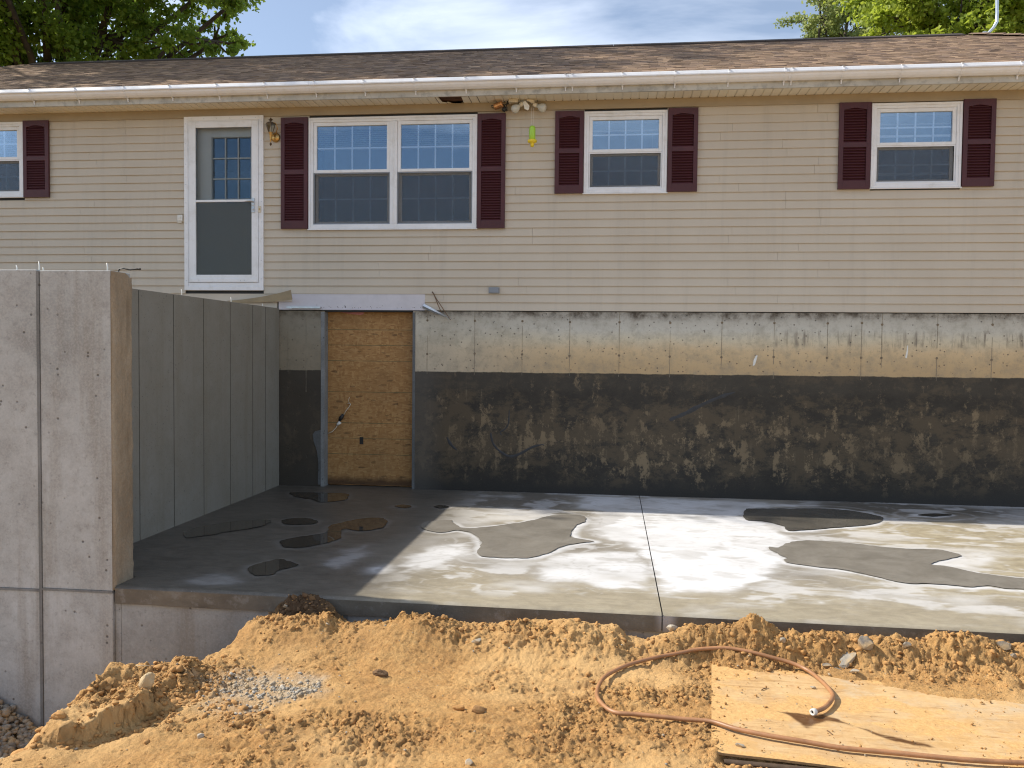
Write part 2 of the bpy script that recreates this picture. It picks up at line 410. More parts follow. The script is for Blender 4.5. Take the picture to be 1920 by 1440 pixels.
def m_slab():
    m = Mt('wet_slab', rough=.75)
    w = m.attr('white')['Fac']; d = m.attr('damp')['Fac']; t = m.attr('tan')['Fac']
    n = m.noise(2.6, 7, .65, None, .5); f = m.noise(120, 3, .7); mid = m.noise(14, 5, .65); sw = m.noise(5.5, 7, .62, m.co((.8, 1.6, 1)), 1.2)
    c = m.ramp(n, [(.3, (.185, .165, .135)), (.55, (.245, .222, .185)), (.75, (.30, .275, .235))])
    c = m.mix(m.math('MULTIPLY', t, .8), c, m.ramp(sw, [(.35, (.27, .225, .14)), (.65, (.40, .345, .235))]))
    c = m.mix(m.ramp(mid, [(.45, 0.0), (.75, .35)]), c, (.15, .135, .11))
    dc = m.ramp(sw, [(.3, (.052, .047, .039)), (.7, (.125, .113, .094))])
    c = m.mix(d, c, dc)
    c = m.mix(m.ramp(f, [(.58, 0.0), (.75, .35)]), c, (.48, .44, .36))
    ww = m.math('MULTIPLY', w, m.ramp(m.math('ADD', m.math('MULTIPLY', sw, .75), m.math('MULTIPLY', mid, .25)), [(.30, .70), (.50, 1.0)]))
    c = m.mix(ww, c, (.62, .625, .64))
    m.color(c); m.rough(m.mix(d, (.7, .7, .7), (.42, .42, .42)))
    m.bump(m.math('ADD', m.math('MULTIPLY', f, .5), mid), .25, .004); return m.m
def m_slabedge():
    m = Mt('slab_edge', rough=.8)
    n = m.noise(3, 6, .65, m.co((1, 1, 1.6))); f = m.noise(80, 3, .7); b = m.noise(9, 5, .7)
    c = m.ramp(n, [(.3, (.085, .074, .058)), (.55, (.14, .125, .10)), (.75, (.21, .195, .165))])
    c = m.mix(m.ramp(b, [(.56, 0.0), (.66, .55)]), c, (.22, .215, .205))
    x, y, z = m.xyz(); dx = m.math('ABSOLUTE', m.math('SUBTRACT', x, 1.63))
    c = m.mix(m.math('MULTIPLY', m.mrange(dx, .09, .01), m.mrange(m.math('ADD', z, m.math('MULTIPLY', b, .05)), -.14, -.02, .25, .75)), c, (.40, .40, .42))
    m.color(c); m.bump(m.math('ADD', f, b), .5, .006); return m.m
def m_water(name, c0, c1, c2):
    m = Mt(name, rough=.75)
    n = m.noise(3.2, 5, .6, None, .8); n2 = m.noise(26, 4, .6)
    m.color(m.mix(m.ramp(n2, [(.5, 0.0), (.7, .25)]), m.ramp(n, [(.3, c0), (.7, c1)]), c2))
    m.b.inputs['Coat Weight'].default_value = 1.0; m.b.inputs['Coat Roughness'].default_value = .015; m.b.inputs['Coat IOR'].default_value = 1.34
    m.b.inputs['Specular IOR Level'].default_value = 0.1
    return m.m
def m_glass(name, tint=(.72, .85, 1.0), refl=.30):
    m = Mt(name); t = m.t
    tr = m.n('BsdfTransparent'); tr.inputs[0].default_value = (.9, .93, .95, 1)
    gl = m.n('BsdfGlossy'); gl.inputs['Roughness'].default_value = .02; gl.inputs[0].default_value = (*tint, 1)
    fr = m.n('Fresnel'); fr.inputs['IOR'].default_value = 1.5
    f = m.math('ADD', fr.outputs[0], refl, True)
    nz = m.noise(1.8, 2); b = m.n('Bump'); b.inputs['Strength'].default_value = .05; b.inputs['Distance'].default_value = .05
    m.L(nz, b.inputs['Height']); m.L(b.outputs[0], gl.inputs['Normal'])
    mxs = m.n('MixShader'); m.L(f, mxs.inputs[0]); m.L(tr.outputs[0], mxs.inputs[1]); m.L(gl.outputs[0], mxs.inputs[2])
    m.L(mxs.outputs[0], m.out.inputs['Surface']); return m.m
def m_screen(name='insect_screen', base=(.075, .078, .078), k=.36):
    m = Mt(name, base, .8)
    tr = m.n('BsdfTransparent'); mxs = m.n('MixShader'); mxs.inputs[0].default_value = k
    m.L(tr.outputs[0], mxs.inputs[1]); m.L(m.b.outputs[0], mxs.inputs[2]); m.L(mxs.outputs[0], m.out.inputs['Surface']); return m.m
def m_leaf(name, c0, c1, trans=.45):
    m = Mt(name, rough=.55); a = m.attr('tint')['Fac']
    c = m.ramp(a, [(0, c0), (1, c1)]); m.color(c)
    tl = m.n('BsdfTranslucent'); m.L(m.mix(.5, c, tuple(min(1, q * 1.9) for q in c1), 'MIX'), tl.inputs[0])
    mxs = m.n('MixShader'); mxs.inputs[0].default_value = trans
    m.L(m.b.outputs[0], mxs.inputs[1]); m.L(tl.outputs[0], mxs.inputs[2]); m.L(mxs.outputs[0], m.out.inputs['Surface']); return m.m
def m_plain(name, base, rough=.5, var=.25, scale=14, **kw):
    m = Mt(name, base, rough, **kw); n = m.noise(scale, 5, .65)
    m.color(m.ramp(n, [(.3, tuple(q * (1 - var) for q in base)), (.7, tuple(min(1, q * (1 + var)) for q in base))])); m.bump(n, .1, .002); return m.m

SIDING = m_siding(); TRIM = m_trim('white_vinyl'); GUTTER = m_trim('white_gutter', (.78, .80, .84), (.50, .48, .42), .3)
FASCIA = m_trim('dirty_fascia', (.50, .48, .42), (.17, .16, .13), .95); SOFFIT = m_trim('cream_soffit', (.74, .70, .58), (.58, .53, .42), .3, .6)
FRIEZE = m_plain('tan_frieze', (.35, .285, .195), .6, .08, 3)
SHUT = m_shutter(); SHING = m_shingle(); CONC = m_concrete('poured_concrete', 1.35); CONCIN = m_concrete('shade_toned_concrete', .78, .55); SEAM = m_plain('wall_seam', (.075, .068, .052), .9, .35, 30); CONCLOW = m_concrete('lower_concrete', 1.0); BROWN = m_brownend(); FOUND = m_foundation()  # CONCIN: same concrete, with shade and warm slab bounce mixed into its colour
OSB = m_osb('osb_flakes'); OSBG = m_osb('weathered_osb', 1.0, False)
DIRT = m_dirt(); CLOD = m_clod(); GREY = m_stone('grey_stone', (.27, .245, .205), (.52, .48, .41)); TANST = m_stone('tan_stone', (.42, .32, .18), (.60, .48, .30))
DARKST = m_stone('dark_stone', (.10, .09, .08), (.26, .24, .21))
SLAB = m_slab(); SEDGE = m_slabedge(); WATER = m_water('shade_dark_puddle', (.034, .029, .022), (.055, .047, .036), (.03, .026, .02)); HALFSHADE = m_water('half_shaded_puddle', (.085, .078, .066), (.135, .124, .106), (.07, .064, .054)); SILT_SUN = m_water('sunlit_silt_puddle', (.185, .168, .142), (.275, .255, .222), (.15, .135, .115))  # shade put into puddle colours: pale silt in sun, darker where shaded
GLASS = m_glass('window_glass', (.58, .78, 1.0), .155); SCREEN = m_screen(); DGLASS = m_glass('storm_glass', (.25, .23, .21), .0)
LITEGLASS = m_glass('door_lite_glass', (.6, .8, 1), .05)
BLIND = m_plain('blind_slat', (.40, .40, .39), .6, .05); DARK = m_plain('dark_interior', (.035, .037, .04), .8, .3, 2)
GRILLE = m_plain('grille_white', (.92, .93, .94), .4, .02)
CURT = m_plain('dim_curtain', (.20, .205, .20), .9, .2, 3)
DOORP = m_plain('inner_door_paint', (.80, .77, .72), .5, .06, 3); METAL = m_plain('brushed_metal', (.52, .53, .55), .32, .1, 20, Metallic=.9)
GALV = m_plain('galvanised_metal', (.62, .66, .70), .3, .12, 30, Metallic=.8); BRASS = m_plain('worn_brass', (.52, .33, .12), .35, .25, 40, Metallic=.85)
DBRASS = m_plain('dark_bronze', (.10, .065, .035), .5, .3, 40, Metallic=.4); BLACK = m_plain('black_rubber', (.018, .018, .018), .5)
COPPER = m_plain('copper_can', (.72, .36, .15), .3, .15, 30, Metallic=.8)
RUST = m_plain('rotten_wood', (.085, .038, .02), .9, .5, 12); HEADER = m_plain('pale_header', (.58, .565, .60), .6, .07, 5)
TANBACK = m_plain('siding_back', (.30, .225, .125), .7, .15, 6); HOSE = m_plain('rose_hose', (.34, .170, .080), .45, .28, 9); FERR = m_plain('hose_ferrule', (.72, .70, .64), .4, .1)
WOODW = m_plain('dry_twig', (.17, .10, .055), .8, .3); GREYP = m_plain('grey_plastic', (.22, .245, .28), .5, .08)
WHITEP = m_plain('white_plastic', (.72, .72, .68), .5, .1); BULB = m_plain('frosted_bulb', (.52, .52, .47), .25, .06)
LIME = m_plain('lime_plastic', (.36, .62, .05), .3, .1, 9); YELL = m_plain('yellow_plastic', (.78, .60, .03), .35, .1, 9)
BARK = m_plain('bark', (.075, .058, .045), .9, .4, 8); BULBG = m_glass('lantern_glass', (.9, .95, 1), .06)
CREAM = m_plain('cream_plastic', (.60, .54, .42), .5, .12)
PINK = m_plain('insulation', (.52, .22, .20), .9, .3, 20)

# ------------------------------------------------------------------ ground
def edge_x(Y):
    return np.interp(Y, [-20, -8, -6.72, -6.6, -6.35, -5.93, -5.72, -5.3, -4.73, -4], [-4.5, -2.15, -1.66, -1.57, -1.54, -1.57, -1.30, -1.19, -1.15, -1.15])
BERM = np.array([(-1.3, -.14), (-1.184, -.095), (-1.07, -.058), (-.843, -.058), (-.693, -.045), (-.6, -.05), (-.47, -.10), (-.323, -.055), (-.031, .004), (.223, -.035), (.331, -.062), (.509, -.055), (.615, -.03), (.756, -.026), (.966, -.013), (1.14, -.022), (1.313, -.06), (1.365, -.115), (1.485, -.125), (1.654, -.06), (1.889, -.014), (2.121, .035), (2.254, .021), (2.452, -.021), (2.648, -.029), (2.842, -.046), (3.034, -.037), (3.193, -.052), (3.35, -.017), (3.57, -.026), (3.788, -.055), (4.3, -.04), (6, -.05)])
def front_y(X): return -4.675 - .016 * (np.asarray(X) + 2.3)
OSB_O = np.array((1.89, -5.07)); OSB_U = np.array((.9934, -.1143)); OSB_V = np.array((-.1143, -.9934))
def osb_uv(X, Y):
    dx = X - OSB_O[0]; dy = Y - OSB_O[1]; return dx * OSB_U[0] + dy * OSB_U[1], dx * OSB_V[0] + dy * OSB_V[1]
def crumb(X, Y):
    c = fbm(X * 1.9, Y * 2.9, 5, 5) * 1.8 + .30 - .35 * sstep(-.5, -1.2, X) * sstep(-6.2, -6.5, Y)
    c = c + 1.0 * np.exp(-((Y + 4.98) / .16) ** 2)
    c = c + .9 * np.exp(-(((X + 1.35) / .30) ** 2 + ((Y + 6.0) / .45) ** 2))
    return np.clip(c, 0, 1)
def ground_z(X, Y, detail=True):
    X = np.asarray(X, float); Y = np.asarray(Y, float)
    ex = edge_x(Y) + .06 * fbm(X * 0 + 3, Y * 3.1, 3, 3)
    z = -.215 + .035 * fbm(X * .9, Y * .9, 21, 3) - .02 * sstep(-5.4, -6.6, Y)
    z = z + .028 * fbm(X * 3.3, Y * 3.3, 22, 4)
    bz = np.interp(X, BERM[:, 0], BERM[:, 1]) + .215
    yc = np.interp(X, [-.2, .5], [-5.03, -4.915]); wd = np.where(Y < yc, np.interp(X, [-1.2, 1.1, 1.75], [.26, .24, .112]), .15)
    z = z + bz * np.exp(-((Y - yc) / wd) ** 2) * (1 + .15 * fbm(X * 6, Y * 6, 9, 3))
    # heaped spoil against the slab, and the broken lump on the brink
    z = z + .225 * np.exp(-(((X + .86) / .23) ** 4)) * np.exp(-((Y + 4.765) / .10) ** 2)
    z = z - .03 * np.exp(-(((X + .50) / .10) ** 2 + ((Y + 4.86) / .12) ** 2))
    xs_ = np.interp(Y, [-6.66, -6.5, -6.35, -6.1, -5.85, -5.6], [-1.56, -1.36, -1.21, -1.14, -1.14, -1.22]) + .035 * fbm(X * 4, Y * 6, 31, 3) + (.06 * fbm(X * 2, Y * 8, 34, 3, .6) + .035 * fbm(X * 6, Y * 26, 35, 3, .65)) * sstep(-5.9, -6.15, Y)
    wdt = .022 + .11 * sstep(-6.3, -6.05, Y)
    pl_ = sstep(wdt, -wdt, X - xs_) * sstep(-6.68, -6.5, Y) * sstep(-5.55, -5.75, Y)
    z = z + pl_ * (.115 + .07 * fbm(X * 5, Y * 5, 33, 4))
    z = z - .03 * np.exp(-((X - xs_ - .06) / .05) ** 2) * sstep(-6.6, -6.45, Y) * sstep(-6.1, -6.25, Y)
    u, v = osb_uv(X, Y)
    ins = sstep(-.03, .03, u) * sstep(-.03, .05, v) * sstep(1.30, 1.22, v)
    z = z * (1 - ins) + ins * (-.222 + .004 * fbm(X * 9, Y * 9, 40, 2))
    z = z + .030 * ins * sstep(.05, .0, np.abs(u) + .10 * fbm(X * 5, Y * 5, 43, 4)) * sstep(.0, .2, fbm(X * 2 + 5, Y * 2.6, 44, 3) + .1)
    z = z + .032 * sstep(.05, .0, np.abs(v) + .08 * fbm(X * 6, Y * 6, 45, 4)) * sstep(-.02, .05, u)
    over = sstep(.75, 1.6, u + .25 * fbm(X * 4, Y * 4, 41, 3)) * sstep(.22, .0, v - .06 * fbm(X * 5, Y * 5, 42, 3) - .05)
    z = z + over * .055 * (1 - sstep(-.05, -.25, v))
    gap = np.exp(-((v - 1.235) / .035) ** 2) * sstep(0, .08, u); z = z - .03 * gap
    if detail:
        c = crumb(X, Y) * (1 - .8 * ins)
        z = z + (.008 + .034 * c) * fbm(X * 11, Y * 11, 50, 4, .55)
        z = z + (.003 + .022 * c) * (np.abs(fbm(X * 30, Y * 30, 60, 3, .6)) - .25) * (.5 + vnoise(X * 5, Y * 5, 64))
        z = z + (.008 + .018 * c) * fbm(X * 46, Y * 46, 70, 3, .75)
        # bucket tooth and track prints
        for (cx, cy, a, w, l, fr, am) in ((-.25, -6.05, .25, .22, .30, 95, .004), (.15, -5.35, -.35, .22, .20, 110, .004), (-.42, -6.35, .05, .3, .16, 90, .003), (.75, -5.5, .4, .3, .25, 80, .003), (1.0, -6.4, -.1, .35, .2, 85, .003), (1.55, -5.55, .2, .25, .2, 90, .003)):
            du = (X - cx) * math.cos(a) + (Y - cy) * math.sin(a); dv = -(X - cx) * math.sin(a) + (Y - cy) * math.cos(a)
            z = z + am * np.sin(dv * fr) * np.exp(-(du / w) ** 4 - (dv / l) ** 4)
        for (cx, cy, a, l, dp) in ((.95, -6.05, .1, .13, .035), (.52, -6.06, .0, .2, .02), (-.62, -6.45, .25, .2, .022), (1.35, -5.75, .15, .12, .02), (.1, -6.5, .3, .15, .02), (-.1, -5.62, 0, .09, .02), (1.05, -5.45, .0, .12, .02)):
            du = (X - cx) * math.cos(a) + (Y - cy) * math.sin(a); dv = -(X - cx) * math.sin(a) + (Y - cy) * math.cos(a)
            z = z - dp * np.exp(-(du / l) ** 4 - (dv / .03) ** 2) + dp * .7 * np.exp(-(du / l) ** 4 - ((dv - .05) / .04) ** 2)
    # the excavation left of the brink
    pit = -1.13 + .05 * fbm(X * 2, Y * 2, 80, 4)
    slope = z - np.maximum(0, ex - X) * 1.05 - .02 * sstep(.15, 0, X - ex)
    z = np.where(X < ex, np.maximum(slope, pit), z)
    # under the slab and house everything is dug away, far beyond it the lot is higher
    under = (Y > front_y(X) + .03) & (X > -9.2)
    z = np.where(under, -1.5, z)
    lot = sstep(8.3, 10.5, Y) * 3.5
    z = np.where(under, -1.5 + lot, z)
    z = np.where(X < -9.2, np.maximum(z, -1.13 + sstep(-9.2, -12, X) * 2.6 + sstep(-4, 8, Y) * .6), z)
    z = np.where((X > 11.5) & under, -.3 + sstep(11.5, 13, X) * .2 + sstep(-2, 9, Y) * 2.3, z)
    return z
xs = np.unique(np.concatenate([[-400, -200, -90, -50, -30, -20, -14, -11, -9.3, -9.15, -7, -5.5, -4.5], np.arange(-4, -2.2, .06), np.arange(-2.2, 4.2, .0078), np.arange(4.2, 6.2, .05), [6.6, 7.5, 9, 11.4, 11.6, 13, 16, 22, 35, 60, 100, 200, 400]]))
ys = np.unique(np.concatenate([[-400, -200, -90, -50, -30, -20, -15, -12, -10, -9], np.arange(-8.4, -7.0, .07), np.arange(-7.0, -4.62, .0078), [-4.5, -4, -2, 0, 3, 6, 8, 9, 10, 11, 14, 20, 35, 60, 120, 200, 400]]))
GX, GY = np.meshgrid(xs, ys); GZ = ground_z(GX, GY)
_near = (np.abs(GX - 1) < 3.2) & (GY > -7) & (GY < -4.7)
_c = crumb(GX, GY); _xc = np.interp(GY, [-6.66, -6.5, -6.35, -6.1, -5.85, -5.6], [-1.56, -1.36, -1.21, -1.14, -1.14, -1.22])
_a = _near * (.35 + .75 * _c + 1.1 * np.exp(-((GX - _xc) / .06) ** 2) * (GY > -6.65) * (GY < -5.7))
GX0, GY0 = GX, GY
GY = GY0 + np.minimum(.016 * _a * fbm(GX0 * 34, GZ * 34 + GY0 * 12, 501, 3, .6), np.maximum(0, -4.69 - GY0))
GX = GX0 + .016 * _a * fbm(GY0 * 34, GZ * 34 + GX0 * 12, 503, 3, .6)
def grid_mesh(name, X, Y, Z, attrs=None, smooth=True, keep=None):
    ny, nx = X.shape; me = bpy.data.meshes.new(name)
    co = np.stack([X, Y, Z], -1).reshape(-1, 3).astype(np.float32)
    i = np.arange((ny - 1) * nx).reshape(ny - 1, nx)[:, :-1]
    fq = np.stack([i, i + 1, i + 1 + nx, i + nx], -1)
    fq = fq.reshape(-1, 4) if keep is None else fq[keep]
    nf = len(fq)
    me.vertices.add(len(co)); me.vertices.foreach_set('co', co.ravel())
    me.loops.add(nf * 4); me.loops.foreach_set('vertex_index', fq.ravel().astype(np.int32))
    me.polygons.add(nf); me.polygons.foreach_set('loop_start', np.arange(0, nf * 4, 4, dtype=np.int32))
    me.polygons.foreach_set('use_smooth', np.full(nf, smooth))
    me.update(calc_edges=True)
    for k, a in (attrs or {}).items():
        at = me.attributes.new(k, 'FLOAT', 'POINT'); at.data.foreach_set('value', np.asarray(a, np.float32).ravel())
    me.validate(); return me
cr_ = crumb(GX, GY)
tone = np.clip(.16 + .55 * cr_ * (fbm(GX * 3, GY * 3, 90, 4) + .35), 0, .75) * .42
tone = np.maximum(tone, 1.0 * np.exp(-(((GX + .86) / .30) ** 4 + ((GY + 4.79) / .16) ** 4)))  # wall shadow on the spoil heap painted into its tone
xs_c = np.interp(GY, [-6.66, -6.5, -6.35, -6.1, -5.85, -5.6], [-1.56, -1.36, -1.21, -1.14, -1.14, -1.22]); tone = np.maximum(tone, .62 * np.exp(-((GX - xs_c - .01) / .05) ** 2) * sstep(-6.7, -6.55, GY) * sstep(-5.8, -6.1, GY) * (.7 + .6 * fbm(GX * 20, GY * 20, 97, 3)))
pale = np.clip(fbm(GX * 1.3, GY * 2.2, 95, 4) * 1.5 + .35, 0, .85) * (1 - .85 * cr_)
fines = sstep(.10, -.10, sdf_poly(GX, GY, [(-1.10, -5.85), (-1.01, -5.63), (-.74, -5.56), (-.45, -5.63), (-.41, -5.82), (-.62, -6.0), (-.77, -6.20), (-.96, -6.12)]) + .12 * fbm(GX * 4, GY * 6, 98, 4)) * (.55 + .5 * fbm(GX * 9, GY * 9, 99, 3))
grass = sstep(14, 24, np.hypot(GX - 1, GY + 6)) * sstep(-.7, .0, GZ)
g = link('ground', grid_mesh('ground', GX, GY, GZ, dict(tone=tone, pale=pale, grass=grass, fines=np.clip(fines, 0, .8))), DIRT); g['kind'] = 'structure'

def ico(sub):
    bm = bmesh.new(); bmesh.ops.create_icosphere(bm, subdivisions=sub, radius=1.0)
    v = np.array([p.co[:] for p in bm.verts]); f = np.array([[q.index for q in p.verts] for p in bm.faces]); bm.free(); return v, f
I1 = ico(1); I2 = ico(2); I3 = ico(3)
def n3(v, s):
    return (vnoise(v[:, 0] * 1.0 + v[:, 2] * .7 + 31, v[:, 1] + 17 - v[:, 2] * .4, s) + vnoise(v[:, 1] * 1.1 + 9, v[:, 2] * 1.3 + 5 + v[:, 0] * .3, s + 3) - 1)
def lump(size, seed, base=I1, rough=.35, angular=0.0):
    v, f = base; r = 1 + rough * n3(v * 1.4 + seed * 3.1, seed) + rough * .5 * n3(v * 3.3 + seed, seed + 7)
    w = v * r[:, None]
    if angular:
        q = np.random.default_rng(seed)
        for k in range(7):
            d = q.normal(size=3); d /= np.linalg.norm(d); t = q.uniform(.35, .8)
            p = w @ d; w = w - np.outer(np.maximum(p - t, 0) * angular, d)
    return w * np.array(size)
def rotz(a):
    c, s = math.cos(a), math.sin(a); return np.array(((c, -s, 0), (s, c, 0), (0, 0, 1)))
def scatter(name, mat, pts, sizes, tones, base=I1, rough=.35, angular=0.0, seed=1, sink=.35, flat=(.55, .95)):
    V = []; F = []; T = []; n = 0; q = np.random.default_rng(seed)
    protos = [lump((1, 1, 1), seed + k, base, rough, angular) for k in range(14)]
    fz = ground_z(pts[:, 0], pts[:, 1])
    for i, (p, s, t) in enumerate(zip(pts, sizes, tones)):
        w = protos[i % 14] * np.array((s * q.uniform(.8, 1.3), s * q.uniform(.8, 1.2), s * q.uniform(*flat)))
        w = w @ rotz(q.uniform(0, 6.28)).T
        w = w + np.array((p[0], p[1], fz[i] + s * sink + (p[2] if len(p) > 2 else 0)))
        V.append(w); F.append(base[1] + n); T.append(np.full(len(w), t)); n += len(w)
    V = np.concatenate(V); F = np.concatenate(F); T = np.concatenate(T)
    me = bpy.data.meshes.new(name); me.vertices.add(len(V)); me.vertices.foreach_set('co', V.astype(np.float32).ravel())
    me.loops.add(F.size); me.loops.foreach_set('vertex_index', F.ravel().astype(np.int32))
    me.polygons.add(len(F)); me.polygons.foreach_set('loop_start', np.arange(0, F.size, 3, dtype=np.int32)); me.update(calc_edges=True)
    at = me.attributes.new('tone', 'FLOAT', 'POINT'); at.data.foreach_set('value', T.astype(np.float32)); me.validate()
    o = link(name, me, mat); o['kind'] = 'stuff'; return o
# crumbs of dirt
P = np.stack([rng.uniform(-2.0, 4.1, 40000), rng.uniform(-6.9, -4.76, 40000)], -1)
u_, v_ = osb_uv(P[:, 0], P[:, 1]); cc = crumb(P[:, 0], P[:, 1])
ok = (rng.uniform(size=len(P)) < .03 + .42 * cc ** 1.6) & (P[:, 0] > edge_x(P[:, 1]) - .12) & ~((u_ > -.02) & (v_ > .06) & (v_ < 1.24))
P = P[ok][:9500]; cc = cc[ok][:9500]
sz = .0030 + .005 * rng.uniform(size=len(P)) ** 2 + .016 * rng.uniform(size=len(P)) ** 10 + .006 * cc * rng.uniform(size=len(P)) ** 3
scatter('dirt_crumbs', CLOD, P, sz, rng.uniform(0, .4, len(P)) ** 1.8, I1, .6, .9, 3, sink=.1)
# rounder lumps on the brink lump and along the slab
q1 = np.stack([rng.normal(-1.20, .13, 240), rng.normal(-6.0, .17, 240)], -1)
q2 = np.stack([rng.uniform(-1.1, 4.0, 260), rng.normal(-4.97, .07, 260)], -1)
q3 = np.stack([rng.normal(-.78, .13, 90), rng.normal(-6.13, .08, 90)], -1)
q4 = np.stack([rng.normal(-1.62, .12, 90), rng.normal(-6.5, .14, 90)], -1)
yq = rng.uniform(-6.62, -5.9, 260); q6 = np.stack([np.interp(yq, [-6.66, -6.5, -6.35, -6.1, -5.85], [-1.56, -1.36, -1.21, -1.14, -1.14]) + rng.normal(.05, .055, 260), yq], -1)
q5 = np.stack([rng.normal(-.86, .13, 60), rng.normal(-4.82, .03, 60)], -1)
q = np.concatenate([q1, q2, q3, q4, q5, q6]); u_, v_ = osb_uv(q[:, 0], q[:, 1]); q = q[(q[:, 0] > edge_x(q[:, 1]) - .05) & ~((u_ > -.02) & (v_ > .05) & (v_ < 1.24)) & (q[:, 1] < -4.77)]
scatter('dirt_lumps', CLOD, q, .006 + .020 * rng.uniform(size=len(q)) ** 2.6, np.where((q[:, 1] > -4.9) & (q[:, 0] < -.5), .95, rng.uniform(0, .35, len(q)) ** 1.5), I2, .65, .8, 23, sink=.05)  # lumps on the spoil heap carry the same painted shade
# crushed grey stone spilled over the sand
GP = [(-1.10, -5.85), (-1.01, -5.63), (-.74, -5.56), (-.45, -5.63), (-.41, -5.82), (-.62, -6.0), (-.77, -6.20), (-.96, -6.12)]
p = np.stack([rng.uniform(-1.2, -.3, 5200), rng.uniform(-6.3, -5.5, 5200)], -1); d = sdf_poly(p[:, 0], p[:, 1], GP)
band = np.exp(-((p[:, 1] + 5.86 - .12 * (p[:, 0] + .75)) / .16) ** 2)
p = p[(d < .02) & (rng.uniform(size=len(p)) < .05 + .8 * band * np.clip(.6 + 1.6 * fbm(p[:, 0] * 5, p[:, 1] * 5, 77, 3), 0, 1))][:1000]
scatter('gravel', GREY, p, .006 + .013 * rng.uniform(size=len(p)) ** 2.4, rng.uniform(0, .8, len(p)) ** 1.6, I1, .4, .9, 41, sink=.05)
p = np.stack([rng.uniform(-1.6, 3.9, 170), rng.uniform(-6.7, -4.95, 170)], -1); p = p[p[:, 0] > edge_x(p[:, 1]) + .05]
u_, v_ = osb_uv(p[:, 0], p[:, 1]); p = p[~((u_ > 0) & (v_ > .05) & (v_ < 1.24))]
scatter('grit', GREY, p, .004 + .008 * rng.uniform(size=len(p)) ** 2, rng.uniform(0, .6, len(p)), I1, .3, .9, 47)
# stone heap at the foot of the wall, deep in the pit
p = np.stack([rng.uniform(-4.4, -2.75, 3800), rng.uniform(-6.2, -4.70, 3800)], -1)
hz = np.clip((-2.82 - p[:, 0]) * .62, 0, .42) * np.exp(-np.maximum(0, -4.85 - p[:, 1]) * .8)
p = np.concatenate([p, (hz * rng.uniform(.75, 1.0, len(p)))[:, None]], 1)[hz > .004]
scatter('gravel_heap', GREY, p, .022 + .018 * rng.uniform(size=len(p)), .25 + rng.uniform(0, .6, len(p)), I1, .3, .9, 53)

# ------------------------------------------------------------------ slab with its puddles
PUD = [
 [(-1.68,-3.17),(-1.70,-3.03),(-1.57,-2.85),(-1.43,-2.67),(-1.50,-2.40),(-1.45,-2.22),(-1.31,-1.98),(-1.13,-1.89),(-1.02,-2.02),(-0.96,-2.31),(-1.02,-2.46),(-1.14,-2.55),(-1.30,-2.48),(-1.30,-2.62),(-1.22,-2.90),(-1.28,-3.11),(-1.43,-3.30),(-1.57,-3.32)],
 [(-1.58,-4.09),(-1.60,-3.98),(-1.52,-3.81),(-1.44,-3.74),(-1.27,-3.85),(-1.26,-3.95),(-1.33,-4.08),(-1.33,-4.21),(-1.43,-4.25),(-1.51,-4.20)],
 [(-2.05,-2.23),(-2.03,-2.09),(-1.87,-2.04),(-1.71,-2.14),(-1.68,-2.29),(-1.82,-2.37),(-1.96,-2.36)],
 [(-2.61,-0.55),(-2.30,-0.50),(-1.94,-0.50),(-1.84,-0.71),(-1.82,-0.95),(-2.02,-1.12),(-2.22,-0.94),(-2.45,-0.82)],
 [(-1.14,-1.22),(-1.08,-1.10),(-0.95,-1.19),(-1.00,-1.31)],
 [(-0.70,-1.18),(-0.65,-1.06),(-0.53,-1.14),(-0.61,-1.26)],
 [(-0.61,-2.25),(-0.58,-2.03),(-0.40,-1.88),(-0.32,-2.02),(-0.21,-2.24),(-0.03,-2.21),(0.23,-1.99),(0.40,-1.82),(0.52,-1.66),(0.63,-1.47),(0.92,-1.39),(1.00,-1.55),(0.98,-1.76),(0.92,-1.90),(0.89,-2.09),(0.88,-2.39),(0.92,-2.53),(1.10,-2.63),(1.00,-2.70),(0.84,-2.88),(0.74,-3.12),(0.60,-3.33),(0.40,-3.39),(0.19,-3.37),(0.12,-3.25),(0.11,-2.98),(0.05,-2.69),(-0.08,-2.45),(-0.22,-2.36),(-0.36,-2.49),(-0.51,-2.41)],
 [(2.74,-0.78),(2.85,-0.67),(3.26,-0.60),(3.63,-0.53),(3.87,-0.58),(4.07,-0.76),(4.15,-1.01),(3.91,-1.39),(3.39,-1.67),(3.22,-1.76),(3.01,-1.84),(2.99,-1.61),(2.84,-1.40),(2.66,-1.34)],
 [(2.67,-2.61),(2.76,-2.62),(2.85,-2.45),(3.01,-2.30),(3.26,-2.28),(3.50,-2.35),(3.69,-2.44),(3.92,-2.48),(4.17,-2.47),(4.26,-2.58),(4.28,-2.69),(4.03,-2.92),(3.91,-3.04),(4.02,-3.11),(4.16,-3.26),(4.36,-3.37),(4.60,-3.43),(5.1,-3.5),(5.6,-3.6),(5.5,-3.95),(5.0,-3.90),(4.60,-3.80),(4.32,-3.75),(4.20,-3.74),(4.10,-3.68),(3.93,-3.74),(3.77,-3.68),(3.49,-3.69),(3.31,-3.51),(3.10,-3.34),(2.94,-3.28),(2.73,-3.19),(2.71,-3.10),(2.74,-3.01),(2.71,-2.87),(2.67,-2.74)],
 [(4.59,-0.75),(4.78,-0.64),(4.98,-0.67),(4.74,-0.81)],
 [(-2.75,-2.75),(-2.55,-2.35),(-2.2,-2.2),(-2.15,-2.5),(-2.4,-2.85),(-2.6,-3.1)],
]
